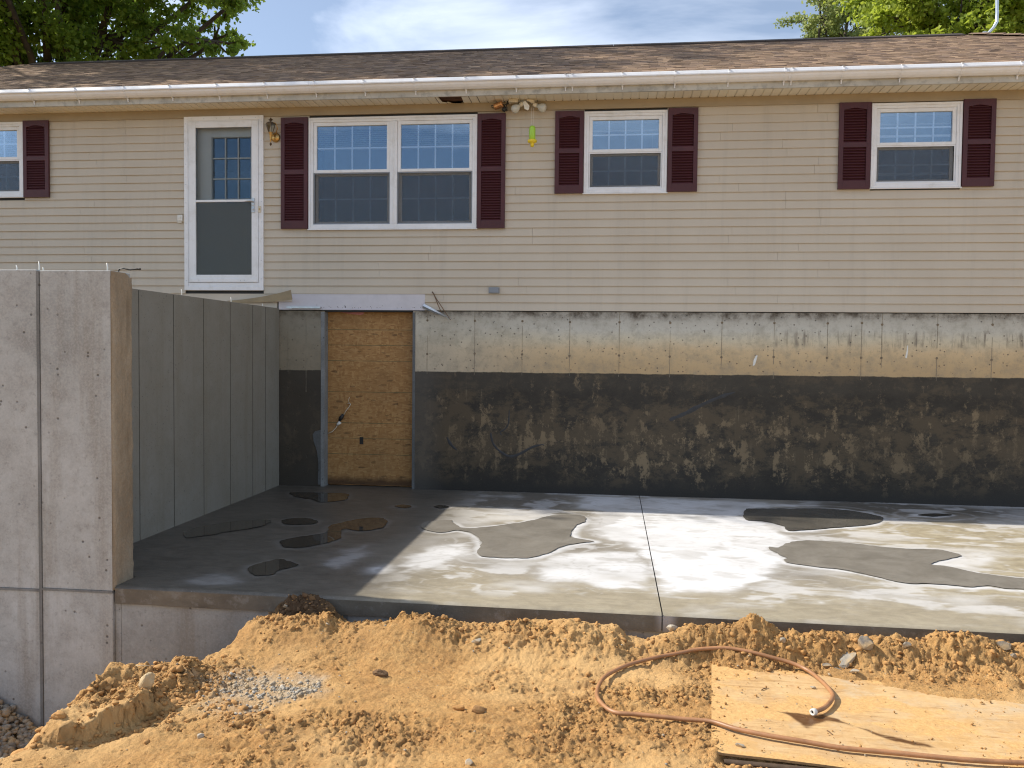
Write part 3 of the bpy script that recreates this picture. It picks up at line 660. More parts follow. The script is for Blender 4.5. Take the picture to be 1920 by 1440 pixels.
WHT = [
 [(1.47,-1.33),(2.08,-1.08),(2.67,-1.26),(2.92,-1.75),(2.92,-2.28),(2.69,-2.63),(2.64,-3.25),(2.34,-3.85),(2.10,-4.16),(1.89,-4.13),(1.66,-4.23),(1.61,-3.74),(1.56,-3.06),(1.44,-2.68),(1.25,-2.50),(1.07,-2.06)],
 [(-0.39,-3.50),(-0.25,-3.03),(-0.07,-2.91),(0.03,-3.35),(-0.09,-3.62),(-0.27,-3.88),(-0.37,-3.93)],
 [(0.69,-3.72),(0.84,-3.27),(1.14,-3.03),(1.47,-3.07),(1.54,-3.67),(1.48,-4.12),(1.25,-4.16),(1.06,-4.05),(0.79,-4.05)],
 [(3.94,-3.04),(4.22,-2.73),(4.58,-2.43),(4.61,-2.66),(4.40,-2.97),(4.17,-3.13)],
 [(-1.00,-3.84),(-1.02,-3.34),(-0.91,-3.14),(-0.80,-3.40),(-0.84,-3.66),(-0.90,-3.91)],
 [(-1.83,-4.45),(-1.82,-4.27),(-1.65,-4.24),(-1.47,-4.39),(-1.57,-4.49),(-1.70,-4.51)],
 [(0.9,-0.15),(2.6,-0.2),(3.6,-0.3),(2.9,-.6),(2.6,-1.2),(1.4,-1.3),(.9,-.9)],
 [(0.35,-3.55),(0.7,-3.5),(0.65,-3.75),(0.3,-3.8)],
 [(2.9,-3.95),(3.6,-4.0),(3.5,-4.2),(3.0,-4.2)],
 [(1.1,-1.4),(1.5,-1.35),(1.2,-2.2),(1.05,-1.9)],
]
slab = bpy.data.objects.new('concrete_slab', None); COL.objects.link(slab); slab['kind'] = 'structure'; WPOS[slab] = Vector()
def slab_fields(X, Y):
    wx = X + .05 * fbm(X * 3.2, Y * 3.2, 110, 4) + .012 * fbm(X * 14, Y * 14, 111, 3); wy = Y + .06 * fbm(X * 3.2, Y * 3.2, 120, 4) + .015 * fbm(X * 14, Y * 14, 121, 3)
    dp = np.full(X.shape, 9.0)
    for k, pl in enumerate(PUD[:10]): dp = np.minimum(dp, sdf_poly(X, Y, pl) - 0.0)
    dpw = dp + .03 * fbm(X * 4, Y * 4, 130, 4) + .012 * fbm(X * 15, Y * 15, 131, 3)
    rim = sstep(.0, .008, dp) * sstep(.10 + .06 * fbm(X * 1.5, Y * 1.5, 134, 2), .02, dpw) * (.85 + .35 * fbm(X * 2, Y * 2, 133, 3))
    right = sstep(-.7, .1, X)
    rim = rim * (.09 + .91 * right)
    echo = np.exp(-((dpw - .22) / .02) ** 2) * .35 * right
    w = np.maximum(rim, echo)
    amp = [1.0, .75, .8, .75, .32, .28, .85, .5, .35, .55]
    for a, pl in zip(amp, WHT):
        s = sdf_poly(wx, wy, pl) + .10 * fbm(X * 5, Y * 8, 140, 5, .62)
        w = np.maximum(w, a * (.65 * sstep(.06, -.05, s) + .35 * sstep(.2, -.12, s)) * np.clip(1.0 + .45 * fbm(X * 3, Y * 3.4, 141, 4), .7 if a == 1.0 else .3, 1.15))
    hot = np.exp(-(((X + .56) / .10) ** 2 + ((Y + 3.90) / .13) ** 2)); w = np.maximum(w, .9 * hot)
    veil = np.clip(fbm(X * 1.6, Y * 2.4, 150, 5) * .9 - .05, 0, .5) * right; w = np.maximum(w, veil)
    bl = fbm(X * 2.3 + .4 * fbm(X * 3, Y * 3, 152, 3), Y * 4.2, 151, 5, .6) * 1.1; w = np.maximum(w, .55 * sstep(.10, .30, bl) * right * sstep(-4.6, -4.3, Y))
    w = w * (1 - .35 * sstep(.20, .34, fbm(X * 3.1, Y * 5.5, 153, 5, .6)) * sstep(.3, .5, dp * 2))
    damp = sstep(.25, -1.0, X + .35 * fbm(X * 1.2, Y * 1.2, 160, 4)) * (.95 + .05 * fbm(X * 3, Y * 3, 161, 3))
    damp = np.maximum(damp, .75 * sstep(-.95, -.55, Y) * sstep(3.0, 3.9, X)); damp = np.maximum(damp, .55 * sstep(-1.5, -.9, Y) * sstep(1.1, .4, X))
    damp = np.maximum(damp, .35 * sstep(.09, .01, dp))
    tan = sstep(2.9, 4.0, X + .5 * fbm(X, Y, 170, 3)) * sstep(-4.4, -3.8, Y) * sstep(-.9, -1.5, Y)
    tan = np.maximum(tan, .7 * sstep(-3.6, -4.3, Y + .3 * fbm(X * 1.5, Y * 1.5, 171, 3)) * sstep(-.9, -.2, X))
    tan = np.maximum(tan, .8 * np.exp(-(((X - .2) / .5) ** 2 + ((Y + 1.65) / .32) ** 2)))
    edge = .25 * sstep(.06, .02, Y - front_y(X)) * right
    iso = fbm(X * 1.5 + .3 * fbm(X * 4, Y * 4, 156, 2), Y * 2.0, 155, 3); ln = np.exp(-((iso - .08) / .012) ** 2) + .8 * np.exp(-((iso + .12) / .010) ** 2)
    w = np.maximum(w - .30 * ln * sstep(.35, .7, w), .34 * ln * right * sstep(-4.55, -4.2, Y) * (w < .35))
    return np.clip(w, 0, 1), np.clip(damp, 0, 1), np.clip(tan, 0, 1), edge
for x0, x1 in ((-2.33, 1.598), (1.606, 8.2)):
    nx = int((min(x1, 5.0) - x0) / .016); a = np.linspace(0, 1, nx); b = np.linspace(0, 1, 300)
    xx = x0 + a * (x1 - x0); A, B = np.meshgrid(xx, b)
    Y = front_y(A) * (1 - B) + 0.16 * B
    w, d, t, e = slab_fields(A, Y)
    Z = .0025 * fbm(A * 1.3, Y * 1.3, 180, 3) - .003 - .02 * np.exp(-((Y - front_y(A)) / .008) ** 2) + .0012 * fbm(A * 40, Y * 40, 182, 2) * sstep(.25, .05, Y - front_y(A))
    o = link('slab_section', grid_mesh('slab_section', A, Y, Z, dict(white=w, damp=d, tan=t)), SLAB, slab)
    e_ = MB(); m = 90; bot = []
    for i in range(m + 1):
        x = x0 + (x1 - x0) * i / m; bot.append((x, float(front_y(x)), -.128 - .012 * float(fbm(np.array(x * 2.2), np.array(3.3), 190, 4))))
    for i in range(m):
        x, y, z = bot[i]; X2, y2, z2 = bot[i + 1]
        e_.add([(x, y, z), (X2, y2, z2), (X2, y2, -.018), (x, y, -.018), (x, y + .3, z), (X2, y2 + .3, z2)], [(0, 1, 2, 3), (1, 0, 4, 5)])
    e_.add([(x1, float(front_y(x1)), -.13), (x1, .1, -.13), (x1, .1, -.01), (x1, float(front_y(x1)), -.01), (x0, float(front_y(x0)), -.13), (x0, .1, -.13), (x0, .1, -.01), (x0, float(front_y(x0)), -.01)], [(0, 1, 2, 3), (4, 7, 6, 5)])
    e_.build('slab_edge', SEDGE, slab)
# the strip of slab behind the wall return, left of the opening
w_ = np.linspace(-2.972, -2.33, 60); b_ = np.linspace(-4.40, .16, 260); A, B = np.meshgrid(w_, b_)
fw = slab_fields(A, B)
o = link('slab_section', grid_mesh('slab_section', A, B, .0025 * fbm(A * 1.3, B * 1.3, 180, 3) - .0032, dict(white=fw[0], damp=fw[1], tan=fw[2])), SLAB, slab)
MB().box(1.590, 1.612, -4.72, .1, -.12, -.035).build('joint_filler', BLACK, slab)
def catmull(P, n):
    P = [np.array(p, float) for p in P]; out = []
    for i in range(len(P) - 1):
        p0 = P[max(i - 1, 0)]; p1 = P[i]; p2 = P[i + 1]; p3 = P[min(i + 2, len(P) - 1)]
        for k in range(n):
            t = k / n; out.append(.5 * ((2 * p1) + (-p0 + p2) * t + (2 * p0 - 5 * p1 + 4 * p2 - p3) * t * t + (-p0 + 3 * p1 - 3 * p2 + p3) * t ** 3))
    out.append(P[-1]); return out

def smooth_loop(pl, n=5):
    P = [np.array(p) for p in pl]; out = []; m = len(P)
    for i in range(m):
        p0, p1, p2, p3 = P[i - 1], P[i], P[(i + 1) % m], P[(i + 2) % m]
        for k in range(n):
            t = k / n; out.append(.5 * ((2 * p1) + (-p0 + p2) * t + (2 * p0 - 5 * p1 + 4 * p2 - p3) * t * t + (-p0 + 3 * p1 - 3 * p2 + p3) * t ** 3))
    return out
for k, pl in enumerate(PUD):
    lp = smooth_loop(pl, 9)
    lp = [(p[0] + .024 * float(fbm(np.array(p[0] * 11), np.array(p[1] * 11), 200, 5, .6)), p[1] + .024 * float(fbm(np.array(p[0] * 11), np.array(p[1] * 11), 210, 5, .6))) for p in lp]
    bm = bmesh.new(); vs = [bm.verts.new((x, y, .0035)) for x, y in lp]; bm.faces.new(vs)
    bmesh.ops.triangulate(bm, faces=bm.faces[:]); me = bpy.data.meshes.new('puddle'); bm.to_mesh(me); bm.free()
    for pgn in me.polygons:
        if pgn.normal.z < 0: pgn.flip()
    link('puddle', me, SILT_SUN if k in (6, 8) else HALFSHADE if k == 7 else WATER, slab)

# ------------------------------------------------------------------ new poured wall around the corner
cw = thing('concrete_wall', 'new grey poured concrete retaining wall turning the corner beside the slab', 'wall', (-2.97, -4.55, -1.4))
fw = MB()
fw.box(-9.0, -2.917, -4.68, -4.42, -1.45, -.063).box(-9.0, -2.917, -4.68, -4.42, -.048, 2.297)
fw.box(-2.895, -2.345, -4.68, -4.42, -1.45, -.052).box(-2.895, -2.345, -4.68, -4.42, -.038, 2.291)
fw.box(-9.0, -2.36, -4.668, -4.43, -1.44, 2.28)
fw.build('front_wall', CONC, cw, bevel=.006)
fn = MB(); fn.box(-2.9165, -2.8955, -4.686, -4.66, -1.45, 2.285); fn.box(-9, -2.918, -4.687, -4.66, -.0635, -.0475); fn.box(-2.894, -2.345, -4.686, -4.66, -.0525, -.0375)
fn.build('form_fin', m_concrete('fin_concrete', .62), cw)
# broken brown end of the front wall
nz, ny = 150, 22
zz_, yy_ = np.meshgrid(np.linspace(-.03, 2.286, nz), np.linspace(-4.679, -4.415, ny), indexing='ij')
bx = -2.345 + .012 + .006 * fbm(yy_ * 9, zz_ * 9, 300, 4) + .004 * fbm(yy_ * 40, zz_ * 40, 301, 3)
yyj = yy_ + sstep(-4.45, -4.415, yy_) * .016 * fbm(zz_ * 13, zz_ * 0, 303, 4) - sstep(-4.45, -4.415, yy_) * .05 * sstep(2.10, 2.2, zz_) * 0
edge_fade = np.minimum(sstep(-4.679, -4.655, yy_), sstep(-4.415, -4.43, yy_)); bx = -2.345 + (bx + 2.345) * (.25 + .75 * edge_fade)
zz_ = zz_ - sstep(-4.52, -4.42, yy_) * sstep(2.2, 2.286, zz_) * (.03 + .02 * fbm(yy_ * 20, zz_ * 3, 305, 3))
link('wall_end', grid_mesh('wall_end', bx, yyj, zz_), BROWN, cw)
MB().box(-2.36, -2.3445, -4.678, -4.42, -.03, 2.25).build('wall_end_core', BROWN, cw)
sw = MB(); js = [-4.418, -3.247, -2.64, -2.034, -1.412, -.819, -.445, -.012]
for a, b in zip(js[:-1], js[1:]):
    sw.box(-3.19, -2.97, a + .004, b - .004, -1.45, 2.262)
sw.box(-3.18, -2.978, -4.41, -.02, -1.44, 2.256)
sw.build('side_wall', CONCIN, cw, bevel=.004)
sf = MB()
for j in js[1:-1]: sf.box(-2.978, -2.9695, j - .0037, j + .0037, -.02, 2.255)
sf.build('form_fin', SEAM, cw)
lw = MB(); lx = [-2.343, -2.29, -1.80, -1.19, -.58, .03, .64, 1.25, 1.86, 2.47, 3.08, 3.69, 4.3, 8.2]
for a, b in zip(lx[:-1], lx[1:]):
    y0 = float(front_y((a + b) / 2)) + .02
    lw.box(a + .005, b - .005, y0, y0 + .25, -1.45, -.12)
    lw.box(a - .004, a + .004, y0 + .006, y0 + .2, -1.44, -.125)
lw.build('footing_wall', CONCLOW, cw)
tg = 'form ties left in the top of the poured wall'
def tie(x, y, z, h, lab):
    m = MB(); m.tube([(x, y, z - .03), (x + .003, y, z + h * .5), (x - .002, y, z + h)], [.0055, .005, .0035], 6)
    o = m.build('form_tie', WHITEP, None, True, center=True); tag(o, lab, 'form tie', tg)
tie(-3.17, -4.55, 2.297, .045, 'short pale form tie farthest left on the wall top')
tie(-2.99, -4.55, 2.297, .072, 'tall pale form tie above the vertical joint of the grey wall front')
tie(-2.972, -4.53, 2.297, .03, 'stubby form tie touching the tall one above the wall joint')
tie(-2.45, -4.55, 2.291, .066, 'pale form tie near the brown corner of the front wall top')
tie(-3.0, -2.43, 2.262, .06, 'pale form tie on the side wall top below the storm door')
tie(-3.0, -1.33, 2.262, .055, 'pale form tie on the side wall top at the tip of the loose siding')
tie(-3.0, -.47, 2.262, .035, 'small form tie on the side wall top nearest the house')
m = MB(); m.tube([(-2.40, -4.50, 2.28), (-2.385, -4.50, 2.318), (-2.35, -4.50, 2.322), (-2.30, -4.5, 2.312), (-2.25, -4.5, 2.317), (-2.235, -4.5, 2.316)], .006, 8); m.lathe([(.0, -.008), (.009, -.006), (.009, .006), (0, .008)], (-2.225, -4.5, 2.316), 8)
tag(m.build('cable_stub', BLACK, None, True, center=True), 'short black cable end sticking out over the brown wall corner', 'cable')

# ------------------------------------------------------------------ house
hs = thing('house', 'long beige ranch house with vinyl siding, burgundy shutters and a brown shingle roof', 'house', (0, 3.7, 0))
XL, XR = -12.7, 10.7
Z0 = 2.24; CE = .1016
OPEN = [(-7.9, -6.45, 3.70, 4.68), (-4.23, -3.175, 2.49, 4.69), (-2.58, -.437, 3.26, 4.646), (.873, 1.865, 3.672, 4.65), (4.208, 5.21, 3.694, 4.668)]
seams = {}
random.seed(5)
def board(x0, x1, k, bend=0.0):
    z0 = Z0 + k * CE + .0040; z1 = Z0 + (k + 1) * CE - .001; th = .0165
    m = MB(); m.extr([(-.002, z1 + .006), (-th, z0 + .003), (-th + .0015, z0), (.0035, z0 + .001), (.0055, z1 + .006)], x0, x1)
    return m.build('siding_board', SIDING, hs)
VX0, VX1 = -7.9, 10.66
for k in range(24):
    zc = Z0 + (k + .5) * CE
    cuts = sorted([VX0] + [x + random.uniform(-.12, .12) for x in ((-5.55, -.95, 3.3, 7.2) if k // 2 % 3 == 0 else (-6.3, .15, 2.6, 6.5) if k // 2 % 3 == 1 else (-5.0, -1.6, 3.7, 7.6))] + [VX1])
    for a, b in zip(cuts[:-1], cuts[1:]):
        segs = [(a + .0010, b - .0010)]
        for (o0, o1, oz0, oz1) in OPEN:
            if zc + CE * .35 > oz0 and zc - CE * .35 < oz1:
                ns = []
                for s, e in segs:
                    if e <= o0 or s >= o1: ns.append((s, e))
                    else:
                        if s < o0: ns.append((s, o0))
                        if e > o1: ns.append((o1, e))
                segs = ns
        if k in (0, 1):
            ns = []
            for s, e in segs:
                lo, hi = (-3.0, -1.08) if k == 0 else (-2.80, -1.08)
                if e <= lo or s >= hi: ns.append((s, e))
                else:
                    if s < lo: ns.append((s, lo))
                    if e > hi: ns.append((hi, e))
            segs = ns
        for s, e in segs:
            if e - s > .03: board(s, e, k)
rest = MB(); rest.box(XL, VX0, -.01, .02, Z0, 4.787); rest.box(VX1 + .02, XR, -.01, .02, Z0, 4.787)
rest.build('end_siding', SIDING, hs)
# sheathing behind the boards with real openings, other walls, floors
sh = MB()
xs_ = [XL] + [v for o in OPEN for v in (o[0], o[1])] + [XR]
for i in range(0, len(xs_) - 1, 2): sh.box(xs_[i], xs_[i + 1], .012, .14, Z0 + .0, 4.78)
for o in OPEN: sh.box(o[0], o[1], .012, .14, Z0, o[2]); sh.box(o[0], o[1], .012, .14, o[3], 4.78)
sh.build('sheathing', DARK, hs)
ow = MB(); ow.box(XL, XL + .15, .14, 7.5, 0, 4.78); ow.box(XR - .15, XR, .14, 7.5, 0, 4.78); ow.box(XL, XR, 7.5, 7.65, 0, 4.78); ow.build('outer_wall', SIDING, hs)
ow = MB(); ow.box(XL + .15, XR - .15, .145, 7.5, 2.1, 2.24); ow.box(XL + .15, XR - .15, .145, 7.5, 4.74, 4.80); ow.box(XL + .2, XR - .2, 3.4, 3.5, 2.24, 4.74); ow.build('interior', DARK, hs)
# frieze
MB().box(XL, XR, -.024, .01, 4.681, 4.786).build('frieze_board', FRIEZE, hs)
# foundation with form seams and tie marks, door opening
fo = MB()
fo.box(XL, -2.38, 0, .22, -1.4, 2.236); fo.box(-1.235, XR, 0, .22, -1.4, 2.236); fo.box(-2.38, -1.235, 0.0, .22, -.6, -.006)
f_ = fo.build('foundation_wall', FOUND, hs, bevel=.006)
jm = m_concrete('door_jamb_concrete', .8)
fins = MB(); marks = MB()
for x in (-2.86, -2.62, -1.051, -.45, .143, .728, 1.331, 1.94, 2.552, 3.162, 3.776, 4.164, 4.393, 5.013, 5.618, 6.2):
    zt = 1.45 if x not in (-2.62,) else 1.2
    pz = 2.235
    while pz > zt:
        nx_ = pz - random.uniform(.06, .22)
        if random.random() < .85: fins.box(x - .0022 + random.uniform(-.002, .002), x + .002, -.003, .004, max(nx_, zt), pz - .004)
        pz = nx_
    for zq in (1.706, 2.112):
        if x < -2.5: continue
        marks.lathe([(.0, -.003), (.017, -.003), (.012, .004), (.0, .004)], (x, -.0005, zq + random.uniform(-.01, .01)), 9, rot=Matrix.Rotation(math.pi / 2, 3, 'X'))
fins.build('form_seam', m_plain('seam_dark', (.24, .21, .16), .9, .4, 30), f_)['kind'] = 'stuff'; marks.build('tie_mark', m_plain('tie_rust', (.19, .15, .10), .9, .4, 40), f_)['kind'] = 'stuff'
# bits of mastic smeared on the coating, one pale scrape on the bare band
MASTIC = m_plain('mastic', (.030, .031, .034), .55, .3, 20)
def smear(pts, r):
    m = MB(); pts = catmull(pts, 4); n = len(pts); V = []; F = []
    for i, (x, z) in enumerate(pts):
        a = pts[max(i - 1, 0)]; b = pts[min(i + 1, n - 1)]; dx, dz = b[0] - a[0], b[1] - a[1]; l = math.hypot(dx, dz); nx, nz = -dz / l, dx / l
        w = r * (.25 + .75 * math.sin(math.pi * min(1, .12 + .88 * i / (n - 1))) ** .6) * (.7 + .6 * random.random())
        V += [(x + nx * w, .001, z + nz * w), (x + nx * w * .3, -.005, z + nz * w * .3), (x - nx * w, .001, z - nz * w)]
    for i in range(n - 1):
        for k in (0, 1): F.append((i * 3 + k, i * 3 + k + 1, i * 3 + k + 4, i * 3 + k + 3))
    m.add(V, F); m.build('mastic_smear', MASTIC, f_, True)
smear([(-.24, .73), (-.21, .60), (-.12, .50), (.0, .44), (.12, .47), (.28, .56), (.40, .595), (.43, .585)], .018)
smear([(-.79, .66), (-.74, .57), (-.66, .50)], .020)
smear([(-.01, 1.02), (-.02, .85), (-.06, .78), (-.12, .74), (-.10, .70)], .012)
smear([(1.95, .93), (2.15, 1.02), (2.35, 1.13), (2.55, 1.22), (2.72, 1.28)], .030)
sc = MB(); sc.poly([(2.92, -.0025, 1.60), (2.945, -.0025, 1.61), (2.965, -.0025, 1.68), (2.975, -.0025, 1.725), (2.955, -.0025, 1.725), (2.93, -.0025, 1.67)], (0, .004, 0))
sc.poly([(4.66, -.0025, 1.72), (4.675, -.0025, 1.80), (4.68, -.0025, 1.86), (4.69, -.0025, 1.86), (4.69, -.0025, 1.79), (4.68, -.0025, 1.71)], (0, .004, 0))
sc.build('paint_scrape', WHITEP, f_)
# header over the boarded opening
hd = MB(); hd.box(-2.98, -1.08, -.010, .03, 2.252, 2.448); hd.box(-2.98, -1.075, -.016, -.0105, 2.245, 2.262); hd.build('header_board', HEADER, hs)
nl = MB()
for i in range(34): nl.lathe([(0, -.002), (.0045, -.002), (.003, .002), (0, .002)], (random.uniform(-2.55, -1.12), -.0115, 2.27 + abs(random.gauss(0, .014))), 6, rot=Matrix.Rotation(math.pi / 2, 3, 'X'))
nl.build('nail_holes', BLACK, hs)['kind'] = 'stuff'
MB().box(-2.40, -1.22, .02, .20, 2.225, 2.252).build('header_soffit', DARK, hs)
jb = MB(); jb.box(-2.425, -2.377, -.006, .16, -.004, 2.22); jb.build('door_jamb', jm, hs, bevel=.003)
jb = MB(); jb.box(-1.238, -1.203, -.005, .16, -.004, 2.22); jb.build('door_jamb', m_concrete('tarred_jamb', .42), hs, bevel=.003)
pt = MB(); pv = [(-2.50, .70), (-2.425, .72), (-2.42, .30), (-2.42, .02), (-2.46, .02), (-2.455, .30), (-2.475, .45), (-2.52, .58), (-2.53, .66)]
pt.poly([(x, -.010, z) for x, z in pv], (0, .014, 0)); pt.build('mortar_patch', m_concrete('mortar', .40), hs, bevel=.004)
pk = MB(); pk.add([(x, y, z) for x, y, z in [(-2.30, .13, 2.24), (-2.1, .11, 2.205), (-1.95, .12, 2.19), (-1.85, .13, 2.215), (-1.75, .135, 2.24), (-2.3, .16, 2.24), (-2.1, .16, 2.20), (-1.95, .16, 2.185), (-1.85, .16, 2.21), (-1.75, .16, 2.24)]], [(0, 1, 2, 3, 4), (9, 8, 7, 6, 5), (0, 5, 6, 1), (1, 6, 7, 2), (2, 7, 8, 3), (3, 8, 9, 4)])
pk.build('insulation_scrap', PINK, hs, True)

# soffit in 4-inch strips, torn open above the wide window
SZ = 4.787; FY = -.33
MB().box(XL - .33, XR + .33, FY, -.0, SZ + .03, SZ + .045).build('soffit_backing', RUST, hs)
tl = [(-.95, -.33), (-.904, -.316), (-.87, -.24), (-.857, -.19), (-.835, -.20), (-.866, -.08), (-.83, -.055), (-.794, -.085), (-.763, -.02), (-.70, -.006), (-.655, -.0), (-.62, -.02), (-.598, -.075), (-.62, -.085), (-.66, -.10), (-.655, -.16), (-.645, -.22), (-.60, -.27), (-.508, -.30), (-.46, -.33)]
def torn(x):
    if x <= tl[0][0] or x >= tl[-1][0]: return FY
    best = FY
    for (a, ya), (b, yb) in zip(tl[:-1], tl[1:]):
        lo, hi = min(a, b), max(a, b)
        if lo <= x <= hi and hi > lo: best = max(best, ya + (yb - ya) * (x - a) / (b - a))
    return best
pitch = .1016; i0 = int(-8.2 / pitch); i1 = int(6.9 / pitch)
strip_me = None
for i in range(i0, i1):
    a = i * pitch + .005; b = (i + 1) * pitch - .005
    m = MB()
    if b < -.96 or a > -.45:
        m.box(a, b, FY + .002, -.004, SZ, SZ + .006); m.box(b - .002, b + .0115, FY + .002, -.03, SZ + .008, SZ + .011)
    else:
        xx = np.linspace(a, b, 9); pts = [(x, -.004, SZ) for x in xx] + [(x, min(torn(x), -.006), SZ) for x in xx[::-1]]
        m.poly(pts, (0, 0, .006))
    m.build('soffit_panel', SOFFIT, hs)
so = MB(); so.box(XL - .33, i0 * pitch, FY, -.004, SZ, SZ + .006); so.box(i1 * pitch, XR + .33, FY, -.004, SZ, SZ + .006); so.build('soffit_end', SOFFIT, hs)
MB().box(XL - .35, XR + .35, FY - .022, FY, 4.775, 4.965).build('fascia', FASCIA, hs)
# gutter with hanger straps
gp = [(-.354, 4.958), (-.354, 4.850), (-.395, 4.846), (-.425, 4.862), (-.447, 4.884), (-.456, 4.905), (-.477, 4.913), (-.478, 4.925), (-.462, 4.960), (-.456, 4.965), (-.450, 4.962), (-.456, 4.952), (-.458, 4.920), (-.446, 4.908), (-.438, 4.892), (-.416, 4.868), (-.392, 4.853), (-.360, 4.856), (-.360, 4.958)]
gt = MB()
for a, b in ((XL - .4, -2.42), (-2.42, .70), (.70, 3.18), (3.18, XR + .4)):
    gt.extr(gp, a + .001, b - .001)
gu = gt.build('gutter', GUTTER, hs)
hang = MB()
hang.extr([(-.474, 4.965), (-.455, 4.970), (-.352, 4.966), (-.352, 4.962), (-.455, 4.964), (-.470, 4.958)], -.011, .011)
hang.extr([(-.458, 4.970), (-.482, 4.925), (-.480, 4.908), (-.460, 4.900), (-.448, 4.878), (-.427, 4.856), (-.397, 4.841), (-.353, 4.832), (-.353, 4.836), (-.396, 4.8445), (-.4255, 4.861), (-.446, 4.883), (-.457, 4.906), (-.477, 4.912), (-.478, 4.925), (-.456, 4.966)], -.011, .011)
hang.extr([(-.360, 4.845), (-.375, 4.842), (-.362, 4.800), (-.354, 4.800)], -.006, .006)
hm = hang.mesh('gutter_hanger')
for x in (-6.65, -6.05, -5.44, -4.79, -4.20, -3.59, -2.98, -2.36, -1.75, -1.13, -.52, .08, .66, .74, 1.32, 1.92, 2.52, 3.14, 3.22, 3.77, 4.40, 5.03, 5.64):
    link('gutter_hanger', hm, GUTTER, gu, (x, 0, 0))
# roof: deck and shingle courses as real tabs
EY, EZ, RY, RZ = -.385, 4.952, 3.75, 6.76
sl = (RZ - EZ) / (RY - EY); RX0, RX1 = -9.0, 6.95; hipw = RY - EY
rf = MB()
c1, c2, c3, c4 = (RX0 - hipw, EY, EZ - .02), (RX1 + hipw, EY, EZ - .02), (RX1 + hipw, 2 * RY - EY, EZ - .02), (RX0 - hipw, 2 * RY - EY, EZ - .02)
r1, r2 = (RX0, RY, RZ - .02), (RX1, RY, RZ - .02)
rf.add([c1, c2, c3, c4, r1, r2], [(0, 1, 5, 4), (1, 2, 5), (2, 3, 4, 5), (3, 0, 4)])
roof = rf.build('roof', m_plain('roof_back', (.09, .065, .05), .95, .3, 60), hs)
V = []; F = []; T = []
rr = np.random.default_rng(3); ncourse = 34; L = (RY - EY) / ncourse
browns = np.array([(.27, .175, .105), (.225, .142, .088), (.31, .205, .125), (.16, .10, .066), (.28, .18, .11), (.24, .155, .098)])
def tab(p0, p1, p2, p3, th, col):
    """p0,p1 lower edge, p2,p3 upper edge"""
    n = len(V); up = np.array((0, -sl, 1.0)) / math.hypot(1, sl)
    a, b, c, d = [np.array(q) for q in (p0, p1, p2, p3)]
    V.extend([a, b, a + up * th, b + up * th, c + up * .002, d + up * .002])
    F.extend([(n, n + 1, n + 3, n + 2), (n + 2, n + 3, n + 4, n + 5), (n + 1, n + 4, n + 3), (n, n + 2, n + 5)])
    T.extend([tuple(.7 * q for q in col)] * 2 + [col] * 4)
for k in range(ncourse):
    y0 = EY - .01 + k * L; y1 = y0 + L + .012
    xa = RX0 - hipw + (y0 - EY); xb = RX1 + hipw - (y0 - EY)
    xa = max(xa, -10.5) if k else xa; xb = min(xb, 9.2)
    x = max(xa, -10.5) - rr.uniform(0, .2)
    while x < xb:
        w = rr.uniform(.06, .19); x2 = min(x + w, xb)
        col = browns[rr.integers(6)] * rr.uniform(.75, 1.2)
        yo = y0 + (rr.uniform(0, .028) if rr.random() < .6 else rr.uniform(.02, .05)); th = rr.uniform(.0025, .0065)
        z = lambda y: EZ + (y - EY) * sl
        tab((x + .002, yo, z(yo)), (x2 - .002, yo, z(yo)), (x2 - .002, y1, z(y1)), (x + .002, y1, z(y1)), th, (*col, 1))
        x = x2
me = bpy.data.meshes.new('shingles'); me.from_pydata([tuple(v) for v in V], [], F); me.update()
at = me.attributes.new('tint', 'FLOAT_COLOR', 'POINT'); at.data.foreach_set('color', np.array(T, np.float32).ravel())
o = link('shingles', me, SHING, roof); o['kind'] = 'stuff'
# ridge caps
V = []; F = []; T = []
rc = MB(); x = RX0
capm = m_plain('ridge_cap_shingle', (.055, .042, .036), .95, .3, 60)
while x < RX1 - .45:
    rc.extr([(RY - .16, RZ - .065), (RY - .16, RZ - .045), (RY, RZ + .030), (RY + .16, RZ - .045), (RY + .16, RZ - .065)], x, x + .296); x += .3
rc.build('ridge_vent', capm, roof)
hc = MB()
for (p, q) in ((Vector((RX1 - .2, RY, RZ + .01)), Vector((RX1 + hipw, EY, EZ + .01))),):
    n = 26
    for i in range(n):
        a = p.lerp(q, i / n); b = p.lerp(q, (i + 1.15) / n)
        dr = (q - p).normalized(); sd = dr.cross(Vector((0, 0, 1))).normalized() * .14
        hc.add([a - sd - Vector((0, 0, .03)), a + Vector((0, 0, .022)), a + sd - Vector((0, 0, .03)), b - sd - Vector((0, 0, .022)), b + Vector((0, 0, .036)), b + sd - Vector((0, 0, .022))], [(0, 1, 4, 3), (1, 2, 5, 4), (3, 4, 5)])
hc.build('hip_caps', m_plain('hip_cap_shingle', (.20, .13, .085), .95, .35, 50), roof)
MB().extr([(EY - .03, EZ - .028), (EY - .03, EZ - .012), (EY + .2, EZ + .2 * sl - .012), (EY + .2, EZ + .2 * sl - .028)], RX0 - hipw, RX1 + hipw).build('drip_edge', GUTTER, roof)

